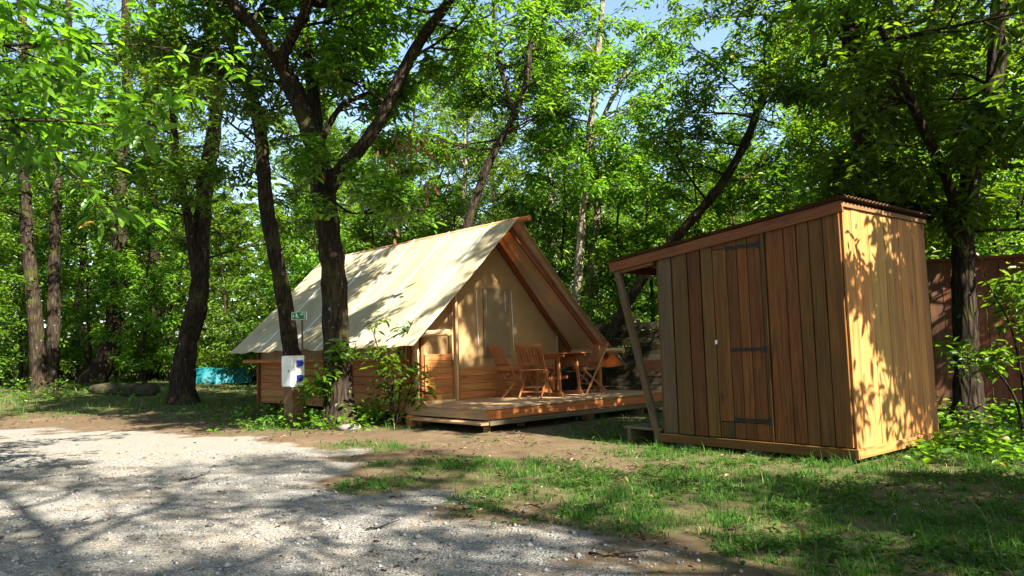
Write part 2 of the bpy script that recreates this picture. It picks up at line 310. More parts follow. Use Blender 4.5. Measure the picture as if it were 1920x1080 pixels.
M['pebble'] = pebble_mat()

# ------------------------------------------------------------------ object helpers
def tag(o, label=None, cat=None, group=None, kind=None):
    if label: o['label'] = label
    if cat: o['category'] = cat
    if group: o['group'] = group
    if kind: o['kind'] = kind
    return o
def empty(name, loc=(0, 0, 0), rz=0.0, label=None, cat=None, group=None):
    o = bpy.data.objects.new(name, None); COL.objects.link(o); o.location = loc; o.rotation_euler = (0, 0, rz); o.empty_display_size = 0.2
    return tag(o, label, cat, group)
def mesh_obj(name, verts, faces, mat, parent=None, smooth=False, mw=None):
    me = bpy.data.meshes.new(name); me.from_pydata([tuple(v) for v in verts], [], faces)
    if smooth: me.shade_smooth()
    me.materials.append(M[mat] if isinstance(mat, str) else mat)
    o = bpy.data.objects.new(name, me); COL.objects.link(o)
    if parent: o.parent = parent
    if mw is not None: o.matrix_local = mw
    return o
def np_mesh(name, verts, quads, mat, tint=None, tris=None, smooth=False):
    """fast mesh from numpy arrays (quads (n,4) and optionally tris (n,3))"""
    me = bpy.data.meshes.new(name)
    nv = len(verts); nq = 0 if quads is None else len(quads); nt = 0 if tris is None else len(tris)
    me.vertices.add(nv); me.vertices.foreach_set('co', np.ascontiguousarray(verts, np.float32).ravel())
    loops = []
    if nq: loops.append(np.asarray(quads, np.int32).ravel())
    if nt: loops.append(np.asarray(tris, np.int32).ravel())
    loops = np.concatenate(loops)
    me.loops.add(len(loops)); me.loops.foreach_set('vertex_index', loops)
    starts = np.concatenate([np.arange(nq, dtype=np.int32) * 4, nq * 4 + np.arange(nt, dtype=np.int32) * 3])
    me.polygons.add(nq + nt); me.polygons.foreach_set('loop_start', starts)
    if smooth: me.polygons.foreach_set('use_smooth', np.ones(nq + nt, bool))
    if tint is not None:
        a = me.attributes.new('tint', 'FLOAT', 'POINT'); a.data.foreach_set('value', np.ascontiguousarray(tint, np.float32))
    me.update(calc_edges=True); me.materials.append(M[mat])
    return me
def link(name, me, parent=None, loc=None):
    o = bpy.data.objects.new(name, me); COL.objects.link(o)
    if parent: o.parent = parent
    if loc is not None: o.location = loc
    return o
def frame_mat(p0, p1, hint):
    p0 = Vector(p0); z = (Vector(p1) - p0); L = z.length; z = z.normalized(); x = Vector(hint); x = (x - z * x.dot(z)).normalized(); y = z.cross(x)
    m = Matrix.Identity(4)
    for i in range(3):
        m[i][0] = x[i]; m[i][1] = y[i]; m[i][2] = z[i]; m[i][3] = p0[i]
    return m, L
RB = random.Random(7)
def beam(name, parent, p0, p1, w, t, mat, hint=(1, 0, 0), ch=0.004, wob=0.0, cuts=None):
    """board from p0 to p1; w along the hint direction, t across; chamfered; centre line at p0-p1. cuts=(z offset at -w side, at +w side) slants the top"""
    m, L = frame_mat(p0, p1, hint)
    a, b = w / 2, t / 2; c = min(ch, a * 0.4, b * 0.4)
    prof = [(-a + c, -b), (a - c, -b), (a, -b + c), (a, b - c), (a - c, b), (-a + c, b), (-a, b - c), (-a, -b + c)]
    nr = 2 if wob == 0 else max(3, int(L / 0.4) + 1)
    vs_, fs = [], []
    for i in range(nr):
        z = L * i / (nr - 1); dl = RB.uniform(-wob, wob); dr = RB.uniform(-wob, wob); dy = RB.uniform(-wob, wob) * 0.6
        for (x, y) in prof:
            zz = z
            if cuts and i == nr - 1: zz = z + cuts[0] + (cuts[1] - cuts[0]) * (x + a) / w
            vs_.append((x + (dr if x > 0 else dl), y + dy, zz))
    for i in range(nr - 1):
        for k in range(8):
            fs.append((i * 8 + k, i * 8 + (k + 1) % 8, i * 8 + 8 + (k + 1) % 8, i * 8 + 8 + k))
    fs.append(tuple(range(7, -1, -1))); fs.append(tuple((nr - 1) * 8 + k for k in range(8)))
    return mesh_obj(name, vs_, fs, mat, parent, False, m)
def pole(name, parent, p0, p1, r0, r1, mat, n=10, wob=0.0, rings=4):
    m, L = frame_mat(p0, p1, (1, 0.3, 0.2))
    vs_, fs = [], []
    for i in range(rings):
        f = i / (rings - 1); r = r0 + (r1 - r0) * f; ox, oy = RB.uniform(-wob, wob), RB.uniform(-wob, wob)
        for k in range(n):
            a = 2 * pi * k / n; rr = r * (1 + RB.uniform(-wob, wob) * 3)
            vs_.append((ox + rr * cos(a), oy + rr * sin(a), L * f))
    for i in range(rings - 1):
        for k in range(n):
            fs.append((i * n + k, i * n + (k + 1) % n, (i + 1) * n + (k + 1) % n, (i + 1) * n + k))
    fs.append(tuple(range(n - 1, -1, -1))); fs.append(tuple((rings - 1) * n + k for k in range(n)))
    o = mesh_obj(name, vs_, fs, mat, parent, False, m)
    for p in o.data.polygons: p.use_smooth = len(p.vertices) == 4
    return o
def copy_tree(o, parent=None):
    c = o.copy(); COL.objects.link(c); c.parent = parent
    for ch in list(o.children): copy_tree(ch, c)
    return c

# ------------------------------------------------------------------ ground
def spacing(lo, hi, fine_lo, fine_hi, step, growth=1.22):
    a = list(np.arange(fine_lo, fine_hi + 1e-6, step)); s = step
    while a[-1] < hi: s *= growth; a.append(a[-1] + s)
    s = step
    while a[0] > lo: s *= growth; a.insert(0, a[0] - s)
    return np.array(a)
gx = spacing(-260, 260, -8, 8, 0.10, 1.06); gy = spacing(-200, 320, 2.5, 15, 0.10, 1.06)
GX, GY = np.meshgrid(gx, gy); GZ = height(GX, GY)
nx, ny = len(gx), len(gy)
idx = np.arange(nx * ny).reshape(ny, nx)
quads = np.stack([idx[:-1, :-1], idx[:-1, 1:], idx[1:, 1:], idx[1:, :-1]], -1).reshape(-1, 4)
me = np_mesh('ground', np.stack([GX, GY, GZ], -1).reshape(-1, 3), quads, 'ground', smooth=True)
for nm, fn in (('gravel', gravel_mask), ('grass', grass_mask)):
    a = me.attributes.new(nm, 'FLOAT', 'POINT'); a.data.foreach_set('value', fn(GX.ravel(), GY.ravel()).astype(np.float32))
ground = link('ground', me); tag(ground, 'bare brown earth with grass patches and a grey gravel clearing', 'ground', kind='structure')

# ------------------------------------------------------------------ shed
SHED_A = gz(1605, 862, 0.05); SH = radians(40)
sx = np.array([cos(SH), sin(SH), 0]); sy = np.array([-sin(SH), cos(SH), 0])
W_SH, D_SH, OV = 2.22, 1.88, 2.93           # front width, depth, roof reach to the left
def roofz(y): return 2.455 - 0.0945 * y      # underside of the roof
shed = empty('wooden_shed', (SHED_A[0], SHED_A[1], 0.0), SH, 'tall plank shed with iron strap-hinged door and slanting roof', 'shed')
BASE = 0.055
def fy(px, py):                             # local y on the front face for a pixel
    p = onplane(px, py, SHED_A, sx); return float((p - SHED_A) @ sy)
edges = [fy(x, 640) for x in (1589, 1557, 1530, 1506, 1482, 1446, 1437, 1412, 1392, 1372, 1346, 1322, 1297, 1267, 1241)]
ZF0 = BASE + 0.105
door_lo, door_hi = 6, 10                    # boards 6..9 make the door
T = 0.024
for i in range(len(edges) - 1):
    y0, y1 = edges[i], edges[i + 1]
    if i == 0: y0 = 0.0
    gap = 0.010 if i < 10 else 0.017
    w = (y1 - y0) - gap; yc = (y0 + y1) / 2
    if door_lo <= i < door_hi: continue
    zt = roofz(yc) - 0.05
    xo = -0.002 * (i % 2) - (0.012 if i == 5 else 0)
    beam('board', shed, (xo - T / 2, yc, ZF0), (xo - T / 2, yc, zt), w, T, 'old' if i == 13 else ('palewood' if i == 5 and False else 'shed'), (0, 1, 0), 0.003, 0.0025)
door = empty('door'); door.parent = shed
DZ0, DZ1 = 0.335, 2.19
for i in range(door_lo, door_hi):
    y0, y1 = edges[i], edges[i + 1]; w = (y1 - y0) - 0.008; yc = (y0 + y1) / 2
    beam('door_board', door, (-T / 2 - 0.004, yc, DZ0), (-T / 2 - 0.004, yc, min(DZ1, roofz(yc) - 0.15)), w, T, 'shed', (0, 1, 0), 0.003, 0.002)
    beam('board', shed, (-T / 2, yc, ZF0), (-T / 2, yc, DZ0 - 0.008), w, T, 'shed', (0, 1, 0), 0.003)
    beam('board', shed, (-T / 2 - 0.001, yc, min(DZ1, roofz(yc) - 0.15) + 0.008), (-T / 2 - 0.001, yc, roofz(yc) - 0.05), w, T, 'shed', (0, 1, 0), 0.003)
for (xa, xb, py) in ((1368, 1428, 462), (1380, 1442, 655), (1388, 1450, 788)):
    ya, yb = fy(xa, py), fy(xb, py); z = float(onplane((xa + xb) / 2, py, SHED_A, sx)[2])
    st = beam('hinge', door, (-0.034, ya, z), (-0.034, yb + 0.03, z), 0.032, 0.007, 'iron', (0, 0, 1), 0.002)
    beam('hinge_plate', st, (0, 0, ya - yb - 0.035), (0, 0, ya - yb + 0.005), 0.075, 0.012, 'iron', (1, 0, 0), 0.002)
    mesh_obj('hinge_tip', [(-.016, -.004, 0), (.016, -.004, 0), (.026, -.004, -.02), (0, -.004, -.05), (-.026, -.004, -.02), (-.016, .0035, 0), (.016, .0035, 0), (.026, .0035, -.02), (0, .0035, -.05), (-.026, .0035, -.02)],
             [(0, 1, 2, 3, 4), (9, 8, 7, 6, 5), (0, 5, 6, 1), (1, 6, 7, 2), (2, 7, 8, 3), (3, 8, 9, 4), (4, 9, 5, 0)], 'iron', st)
yl, zl = fy(1347, 640), float(onplane(1347, 640, SHED_A, sx)[2])
lk = beam('padlock', door, (-0.042, yl, zl - 0.03), (-0.042, yl, zl), 0.026, 0.014, 'steel', (0, 1, 0), 0.004)
beam('hasp', door, (-0.031, yl - 0.012, zl + 0.006), (-0.031, yl + 0.02, zl + 0.006), 0.018, 0.006, 'steel', (0, 0, 1), 0.002)
# right wall, rear wall, left wall
n = 11
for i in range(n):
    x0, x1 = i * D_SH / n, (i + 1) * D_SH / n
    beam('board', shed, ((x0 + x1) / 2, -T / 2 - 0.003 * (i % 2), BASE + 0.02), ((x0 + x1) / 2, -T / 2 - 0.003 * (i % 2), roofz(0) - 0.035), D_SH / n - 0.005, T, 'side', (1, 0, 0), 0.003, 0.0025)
for i in range(n):
    x0 = (i + .5) * D_SH / n
    beam('board', shed, (x0, W_SH + T / 2, BASE + 0.02), (x0, W_SH + T / 2, roofz(W_SH) - 0.06), D_SH / n - 0.012, T, 'shed', (1, 0, 0), 0.003)
for i in range(13):
    y0 = (i + .5) * W_SH / 13
    beam('board', shed, (D_SH + T / 2, y0, BASE + 0.02), (D_SH + T / 2, y0, roofz(y0) - 0.06), W_SH / 13 - 0.012, T, 'shed', (0, 1, 0), 0.003)
# base boards, floor, corner studs
beam('base_board', shed, (-0.045, -0.03, BASE + 0.045), (-0.045, W_SH + 0.02, BASE + 0.05), 0.095, 0.03, 'shed', (0, 0, 1))
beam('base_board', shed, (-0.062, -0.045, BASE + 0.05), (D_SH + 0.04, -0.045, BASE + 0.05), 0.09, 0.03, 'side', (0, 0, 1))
beam('floor', shed, (0.02, W_SH / 2, BASE + 0.07), (D_SH - 0.02, W_SH / 2, BASE + 0.07), W_SH - 0.1, 0.04, 'old', (0, 1, 0))
for (x, y) in ((0.05, 0.06), (0.05, 2.14), (1.8, 0.06), (1.8, 2.14), (0.05, 0.62)):
    beam('stud', shed, (x, y, BASE + 0.09), (x, y, roofz(y) - 0.05), 0.07, 0.07, 'shed', (1, 0, 0))
for (x, y) in ((0.15, 0.2), (1.6, 0.2), (0.15, 2.0), (1.6, 2.0), (0.15, 1.1)):
    beam('foundation_block', shed, (x, y, -0.04), (x, y, BASE + 0.05), 0.2, 0.2, 'concrete', (1, 0, 0))
# fascia boards and roof
def fasc(name, x, y0, y1, dz, h, t, mat='trim'):
    return beam(name, shed, (x, y0, roofz(y0) + dz), (x, y1, roofz(y1) + dz), h, t, mat, (0, 0, 1))
fasc('fascia_board', -0.042, -0.05, OV, -0.035, 0.115, 0.026)
fasc('rafter', 0.0, W_SH + 0.06, OV - 0.03, -0.075, 0.1, 0.04)
fasc('rafter', D_SH - 0.05, -0.03, OV - 0.03, -0.05, 0.09, 0.04)
fasc('rafter', D_SH / 2, W_SH + 0.05, OV - 0.03, -0.05, 0.09, 0.04)
beam('eave_board', shed, (-0.02, OV - 0.02, roofz(OV) - 0.05), (D_SH + 0.05, OV - 0.02, roofz(OV) - 0.05), 0.09, 0.025, 'trim', (0, 0, 1))
beam('eave_board', shed, (-0.028, -0.038, roofz(0) - 0.008), (D_SH + 0.02, -0.038, roofz(0) - 0.008), 0.05, 0.02, 'trim', (0, 0, 1))
vsr, fsr = [], []
nxr, per = 210, 0.076
for j, y in enumerate((-0.10, OV + 0.05)):
    for lay in (0, 1):
        for i in range(nxr + 1):
            x = -0.085 + (D_SH + 0.12) * i / nxr
            vsr.append((x, y, roofz(y) + 0.045 + 0.010 * cos(2 * pi * x / per) + 0.006 * lay))
K = nxr + 1
for i in range(nxr):
    fsr += [(i, 2 * K + i, 2 * K + i + 1, i + 1), (K + i, K + i + 1, 3 * K + i + 1, 3 * K + i), (i, i + 1, K + i + 1, K + i), (2 * K + i, 3 * K + i, 3 * K + i + 1, 2 * K + i + 1)]
ro = mesh_obj('roof', vsr, fsr, 'sheet', shed); 
# brace, counter, step
beam('brace', shed, (0.0, OV - 0.07, roofz(OV) - 0.04), (0.01, W_SH + 0.09, 0.05), 0.085, 0.06, 'old', (0, 1, 0), 0.006, 0.003)
beam('brace', shed, (D_SH - 0.05, OV - 0.07, roofz(OV) - 0.06), (D_SH - 0.05, W_SH + 0.09, 0.05), 0.085, 0.06, 'old', (0, 1, 0), 0.006, 0.003)
ct = beam('counter', shed, (0.12, W_SH + 0.23, 0.97), (D_SH - 0.12, W_SH + 0.23, 0.97), 0.42, 0.03, 'trim', (0, 1, 0))
beam('counter_edge', ct, (0, -0.05, -0.012), (0, -0.05, -0.008), 0.42, 0.13, 'trim', (1, 0, 0))
beam('counter_edge', ct, (0.205, -0.05, 0.0), (0.205, -0.05, D_SH - 0.24), 0.02, 0.13, 'trim', (1, 0, 0))
stp = empty('step'); stp.parent = shed
for k in range(3):
    beam('step_board', stp, (0.06 + 0.15 * k, W_SH + 0.04, 0.185), (0.06 + 0.15 * k, W_SH + 0.62, 0.185), 0.142, 0.03, 'old', (1, 0, 0))
for y in (W_SH + 0.12, W_SH + 0.55):
    beam('step_bearer', stp, (0.0, y, 0.09), (0.42, y, 0.09), 0.16, 0.05, 'old', (0, 0, 1))

# ------------------------------------------------------------------ tent
T0 = gz(912, 766, 0.344); TA = radians(43)
tv = np.array([cos(TA), sin(TA), 0]); tu = np.array([-sin(TA), cos(TA), 0])
DECK = 0.344
tent = empty('lodge_tent', (T0[0], T0[1], 0), TA, 'beige canvas safari tent with steep roof on a raised wooden deck', 'tent')
WL, WR, GB, RB_ = 0.16, 3.56, 2.0, 7.75      # wall left, wall right, gable wall b, rear wall b
AC = (WL + WR) / 2; ZR = 3.46
EL = dict(a=-0.34, z=1.30); ER = dict(a=4.28, z=0.83)
BF_L, BF_A, BF_R = 1.27, 1.16, 0.86          # front edge b at the left eave, apex and right eave
BR_L, BR_A, BR_R = 8.15, 8.05, 8.0
RZ = random.Random(3)
def slope_sheet(name, e, bfE, brE, side):
    na, nb = 26, 60
    vs_, fs = [], []
    pts = np.zeros((na + 1, nb + 1, 3))
    for i in range(na + 1):
        s = i / na                                 # 0 ridge .. 1 eave
        for j in range(nb + 1):
            q = j / nb
            b0 = BF_A + (bfE - BF_A) * s; b1 = BR_A + (brE - BR_A) * s
            # the front edge hangs in a slight curve
            b0 += 0.05 * sin(pi * s) * (1 if side < 0 else 1)
            b = b0 + (b1 - b0) * q
            a = AC + (e['a'] - AC) * s; z = ZR + (e['z'] - ZR) * s
            sag = -0.045 * sin(pi * s) - 0.012 * abs(sin(pi * (b - BF_A) / 1.15)) * sin(pi * s) * 1.5
            edge = -0.03 * s * s * abs(sin(pi * (b - bfE) / 1.15))
            wr = 0.05 * (float(fbm(b * 3.2 + side * 5, s * 0.8 + b * 0.5, 71, 3)) - 0.5) * min(1, 3.0 * (1 - s) * s * 2 + .3) - 0.02 * s ** 3 * abs(sin(b * 5.1 + 1.3 * s))
            pts[i, j] = (a, b, z + sag + edge + wr)
    # drape lines near the eave
    flat = pts.reshape(-1, 3); off = np.array([0, 0, -0.006])
    allv = np.vstack([flat, flat + off]); n2 = len(flat); W = nb + 1
    for i in range(na):
        for j in range(nb):
            a0, a1, a2, a3 = i * W + j, i * W + j + 1, (i + 1) * W + j + 1, (i + 1) * W + j
            fs.append((a0, a1, a2, a3) if side < 0 else (a3, a2, a1, a0))
            fs.append(tuple(n2 + k for k in ((a3, a2, a1, a0) if side < 0 else (a0, a1, a2, a3))))
    for i in range(na):
        for j in (0, nb): fs.append((i * W + j, (i + 1) * W + j, n2 + (i + 1) * W + j, n2 + i * W + j))
    for j in range(nb): fs.append((na * W + j, na * W + j + 1, n2 + na * W + j + 1, n2 + na * W + j))
    o = mesh_obj(name, allv, fs, 'canvas', tent, True)
    return o, pts
roofL, ptsL = slope_sheet('roof_canvas', EL, BF_L, BR_L, -1)
roofR, ptsR = slope_sheet('roof_canvas', ER, BF_R, BR_R, 1)
# seam strips of the left and right slopes
for pts, ro in ((ptsL, roofL), (ptsR, roofR)):
    for q in (0.115, 0.29, 0.46, 0.63, 0.80):
        j = int(q * 60); vs_, fs = [], []
        for i in range(27):
            p = pts[i, j]; 
            vs_ += [(p[0], p[1] - 0.03, p[2] + 0.007), (p[0], p[1] + 0.03, p[2] + 0.007)]
            if i: fs.append((2 * i - 2, 2 * i - 1, 2 * i + 1, 2 * i))
        mesh_obj('seam', vs_, fs, 'seam', ro, True)
# ridge pole, eave poles, rafters
pole('ridge_pole', tent, (AC, BF_A - 0.26, ZR - 0.055), (AC, BR_A - 0.1, ZR - 0.055), 0.045, 0.045, 'tentwood', 12, 0.001, 3)
pole('eave_pole', tent, (0.03, BF_L - 0.42, 1.455), (0.03, BR_L - 0.2, 1.455), 0.05, 0.05, 'palewood', 12, 0.002, 3)
pole('eave_pole', tent, (3.93, BF_R - 0.22, 1.10), (3.93, BR_R - 0.2, 1.10), 0.05, 0.05, 'palewood', 12, 0.002, 3)
def rafter(b, side, w=0.05, d=0.09):
    e = EL if side < 0 else ER
    f = 0.90
    a1 = AC + (e['a'] - AC) * f; z1 = ZR + (e['z'] - ZR) * f
    b1 = b + (0.0 if side < 0 else (BF_R - BF_A) * f * (1 if b < 1.9 else 0.0))
    beam('rafter', tent, (AC, b, ZR - 0.165), (a1, b1, z1 - 0.135), d, w, 'rafter', (0, 0, 1))
for b in (GB - 0.06, 3.9, 5.8, RB_):
    rafter(b, -1); rafter(b, 1)
rafter(1.40, 1); rafter(1.66, -1)
# deck: boards, rim, bearers, feet
DA0, DA1 = 0.0, 4.25
nb_ = 14
for i in range(nb_):
    b0 = i * 0.145
    beam('deck_board', tent, (DA0 - 0.02, b0 + 0.05, DECK - 0.014), (DA1 + 0.02, b0 + 0.05, DECK - 0.014 - 0.0005 * (i % 2)), 0.138, 0.028, 'deck', (0, 1, 0), 0.004)
beam('tent_floor', tent, ((WL + WR) / 2, 2.03, DECK - 0.02), ((WL + WR) / 2, RB_, DECK - 0.02), WR - WL, 0.03, 'deck', (1, 0, 0))
beam('deck_rim', tent, (DA0, 0.012, DECK - 0.10), (DA1, 0.012, DECK - 0.10), 0.135, 0.03, 'tentwood', (0, 0, 1))
beam('deck_rim', tent, (DA0 + 0.016, 0.03, DECK - 0.10), (DA0 + 0.016, 2.0, DECK - 0.10), 0.135, 0.03, 'deck', (0, 0, 1))
beam('deck_rim', tent, (DA1 - 0.016, 0.03, DECK - 0.10), (DA1 - 0.016, 2.0, DECK - 0.10), 0.135, 0.03, 'deck', (0, 0, 1))
beam('bearer', tent, (DA0 - 0.05, -0.045, DECK - 0.205), (DA1, -0.045, DECK - 0.205), 0.17, 0.06, 'old', (0, 1, 0))
beam('bearer', tent, (WL, 1.9, DECK - 0.24), (DA1, 1.9, DECK - 0.24), 0.12, 0.08, 'old', (0, 0, 1))
beam('bearer', tent, (WL + 0.1, 4.8, DECK - 0.24), (WR, 4.8, DECK - 0.24), 0.12, 0.08, 'old', (0, 0, 1))
beam('bearer', tent, (WL + 0.1, 7.6, DECK - 0.24), (WR, 7.6, DECK - 0.24), 0.12, 0.08, 'old', (0, 0, 1))
# low step along the left of the deck
ls = beam('step', tent, (-0.10, -0.10, DECK - 0.205), (-0.10, 1.62, DECK - 0.205), 0.19, 0.035, 'deck', (1, 0, 0))
beam('step_bearer', tent, (-0.12, 1.45, DECK - 0.25), (0.3, 1.45, DECK - 0.25), 0.06, 0.06, 'old', (0, 0, 1))
for (a, b, r) in ((0.02, 0.02, 0.055), (2.2, 0.06, 0.11), (3.5, 0.06, 0.13), (1.0, 0.35, 0.06), (0.3, 1.9, 0.1), (2.0, 1.9, 0.12), (3.6, 1.9, 0.12), (0.3, 4.8, 0.1), (2, 4.8, .12), (3.4, 4.8, .12), (0.3, 7.6, 0.1), (3.4, 7.6, .12)):
    pole('foot', tent, (a, b, -0.05), (a, b, DECK - 0.20), r, r * 0.96, 'log', 12, 0.004, 4)
beam('foot_block', tent, (-0.01, 1.74, -0.03), (-0.01, 1.74, 0.17), 0.2, 0.16, 'tentwood', (1, 0, 0))
# front left post, door post and door
beam('post', tent, (0.08, 1.80, 0.12), (0.08, 1.80, 1.47), 0.075, 0.075, 'palewood', (1, 0, 0))
beam('post', tent, (3.62, 0.98, DECK), (3.62, 0.98, 1.2), 0.07, 0.07, 'tentwood', (1, 0, 0))
beam('door_post', tent, (0.86, 1.74, DECK), (0.86, 1.74, 2.22), 0.05, 0.075, 'palewood', (1, 0, 0))
beam('door_post', tent, (0.925, 1.80, DECK), (0.925, 1.80, 2.28), 0.06, 0.06, 'rafter', (1, 0, 0))
beam('door_post', tent, (0.27, 1.90, DECK), (0.27, 1.90, 1.62), 0.05, 0.06, 'rafter', (1, 0, 0))
dr = empty('door'); dr.parent = tent
for k in range(7):
    z = DECK + 0.03 + 0.108 * (k + .5)
    beam('door_board', dr, (0.30, 1.86, z), (0.83, 1.80, z), 0.104, 0.02, 'tentwood', (0, 0, 1), 0.005)
beam('threshold', tent, (0.16, 1.78, DECK + 0.012), (0.84, 1.74, DECK + 0.012), 0.05, 0.024, 'palewood', (0, 0, 1))
pole('handle', dr, (0.79, 1.755, 1.02), (0.79, 1.755, 0.93), 0.008, 0.008, 'iron', 6, 0, 2)
pole('handle', dr, (0.79, 1.785, 1.02), (0.79, 1.755, 1.02), 0.008, 0.008, 'iron', 6, 0, 2)
# canvas gable wall (front and rear), with lower boarding
def under(a, side_pts=None):      # roof height above a
    return ZR - 0.17 - (ZR - EL['z']) / (AC - EL['a']) * (AC - a) if a < AC else ZR - 0.17 - (ZR - ER['z']) / (ER['a'] - AC) * (a - AC)
def gable(name, b, a0, a1, z0, bb=None):
    na, nz = 24, 16; vs_, fs = [], []
    for lay in (0, 1):
        for i in range(na + 1):
            a = a0 + (a1 - a0) * i / na
            zt = under(a) + 0.10
            for k in range(nz + 1):
                z = z0 + (zt - z0) * k / nz
                bo = b + (0 if bb is None else bb * (1 - i / na))
                wr = 0.025 * (float(fbm(a * 1.6, z * 0.9, 90, 3)) - 0.5) * min(1, k / 3)
                vs_.append((a, bo + wr + 0.006 * lay, z))
    W = nz + 1; n2 = (na + 1) * W
    for i in range(na):
        for k in range(nz):
            q = (i * W + k, (i + 1) * W + k, (i + 1) * W + k + 1, i * W + k + 1)
            fs.append(q); fs.append(tuple(n2 + t for t in q[::-1]))
    return mesh_obj(name, vs_, fs, 'gablecloth', tent, True)
gw = gable('gable_canvas', GB, 0.95, WR, DECK + 0.5)
gable('gable_canvas', 1.93, WL + 0.02, 0.93, DECK + 0.78)
gable('gable_canvas', RB_, WL, WR, DECK + 0.5)
for k in range(4):
    z = DECK + 0.13 * (k + .5) + 0.004
    beam('wall_board', tent, (0.95, GB - 0.03, z), (WR, GB - 0.03, z), 0.126, 0.024, 'palewood' if False else 'tentwood', (0, 0, 1), 0.006)
    beam('wall_board', tent, (WL, RB_ + 0.03, z), (WR, RB_ + 0.03, z), 0.126, 0.024, 'tentwood', (0, 0, 1), 0.006)
beam('wall_board', tent, (WL + 0.02, 1.95, DECK), (WL + 0.02, 1.95, 1.12), 0.16, 0.02, 'tentwood', (1, 0, 0))
# window in the gable
def ga(px, py, b=GB - 0.02):
    p = onplane(px, py, np.array([T0[0], T0[1], 0]) + tu * b, tu); q = p - T0; return float(q @ tv), float(p[2])
(wa0, wz1), (wa1, wz0) = ga(905, 540), ga(957, 668)
win = empty('window'); win.parent = tent
vs_ = []
for lay in (0, 1):
    for (a, z) in ((wa0, wz0), (wa1, wz0), (wa1, wz1), (wa0, wz1)): vs_.append((a, GB - 0.034 + 0.02 * lay, z))
mesh_obj('window_blind', vs_, [(0, 1, 2, 3), (7, 6, 5, 4), (0, 4, 5, 1), (1, 5, 6, 2), (2, 6, 7, 3), (3, 7, 4, 0)], 'windowcloth', win)
for a in (wa0 - 0.17, wa1 + 0.05):
    pole('cord', win, (a, GB - 0.035, wz1 - 0.05), (a + 0.03, GB - 0.035, wz0 + 0.12), 0.006, 0.006, 'rope', 6, 0.001, 5)
for a in (wa0 + 0.05, wa1 - 0.12):
    pole('cord', win, (a, GB - 0.046, wz1 - 0.04), (a, GB - 0.046, wz1 - 0.42), 0.004, 0.004, 'rope', 6, 0.001, 4)
# left, right side walls: boards below, canvas above
for (a, s) in ((WL, -1), (WR, 1)):
    for k in range(6):
        z = DECK - 0.16 + 0.145 * (k + .5)
        beam('wall_board', tent, (a, 1.99, z), (a, RB_, z), 0.14, 0.024, 'tentwood', (0, 0, 1), 0.006)
    for b in (2.02, 3.9, 5.8, RB_ - 0.03):
        beam('stud', tent, (a + s * 0.045, b, 0.02), (a + s * 0.045, b, 1.35), 0.07, 0.06, 'rafter', (0, 1, 0))
    mesh_obj('wall_canvas', [(a, 1.95, 1.02), (a, RB_, 1.02), (a, RB_, 1.5), (a, 1.95, 1.5), (a + .006, 1.95, 1.02), (a + .006, RB_, 1.02), (a + .006, RB_, 1.5), (a + .006, 1.95, 1.5)],
             [(0, 1, 2, 3), (7, 6, 5, 4), (0, 4, 5, 1), (2, 6, 7, 3)], 'canvas', tent)
    beam('eave_rail', tent, (a + s * 0.25, 1.95, 1.08), (a + s * 0.25, RB_ + 0.25, 1.08), 0.07, 0.045, 'tentwood', (0, 0, 1))

# ------------------------------------------------------------------ teak chairs and table
def make_chair(label):
    c = empty('folding_chair', (0, 0, 0), 0, label, 'chair', 'slatted folding chairs on the deck')
    hw = 0.22
    for s in (-1, 1):
        beam('rail', c, (-0.27, s * hw, 0.90), (0.20, s * hw, 0.0), 0.038, 0.022, 'teak', (1, 0, 0))
        beam('leg', c, (0.24, s * (hw - 0.026), 0.44), (-0.24, s * (hw - 0.026), 0.0), 0.036, 0.022, 'teak', (1, 0, 0))
    def rx(z): return -0.27 + 0.47 * (0.90 - z) / 0.90
    for z, h in ((0.875, 0.055), (0.56, 0.04)):
        beam('back_rail', c, (rx(z), -hw + 0.012, z), (rx(z), hw - 0.012, z), h, 0.02, 'teak', (-0.4, 0, 0.9))
    for k in range(8):
        y = -hw + 0.035 + k * (2 * hw - 0.07) / 7
        beam('back_slat', c, (rx(0.575), y, 0.575), (rx(0.86), y, 0.86), 0.026, 0.01, 'teak', (0, 1, 0), 0.002)
    st = empty('seat'); st.parent = c
    for k in range(8):
        x = -0.10 + k * 0.05
        beam('seat_slat', st, (x, -hw + 0.03, 0.45 + 0.004 * abs(k - 4)), (x, hw - 0.03, 0.45 + 0.004 * abs(k - 4)), 0.042, 0.014, 'teak', (1, 0, 0), 0.003)
    for s in (-1, 1):
        beam('seat_rail', st, (-0.12, s * (hw - 0.06), 0.43), (0.27, s * (hw - 0.06), 0.43), 0.03, 0.02, 'teak', (0, 0, 1), 0.003)
    beam('stretcher', c, (0.115, -hw, 0.17), (0.115, hw, 0.17), 0.03, 0.02, 'teak', (0, 0, 1)); beam('stretcher', c, (-0.13, -hw + .03, 0.1), (-0.13, hw - .03, 0.1), 0.03, 0.02, 'teak', (0, 0, 1))
    return c
def deckpt(a, b): return T0 + tv * a + tu * b
def put(o, a, b, face):     # face: angle in tent coordinates, 0 = along +a
    p = deckpt(a, b); o.location = (p[0], p[1], DECK + 0.002); o.rotation_euler = (0, 0, TA + radians(face))
CH = [(2.02, 1.08, 28, 'teak folding chair with its slatted back to the gravel, before the table'),
      (1.95, 1.66, -12, 'teak folding chair beside the sunlit canvas wall left of the table'),
      (3.42, 1.02, 158, 'teak folding chair beneath the low canvas side, facing the table'),
      (2.78, 1.76, -95, 'teak folding chair behind the table against the tent wall')]
ch0 = make_chair(CH[0][3])
for i, (a, b, f, lb) in enumerate(CH):
    o = ch0 if i == 0 else copy_tree(ch0); o['label'] = lb; put(o, a, b, f)
tb = empty('garden_table', (0, 0, 0), 0, 'teak folding table with slatted top among the chairs', 'table'); put(tb, 2.72, 1.18, 8)
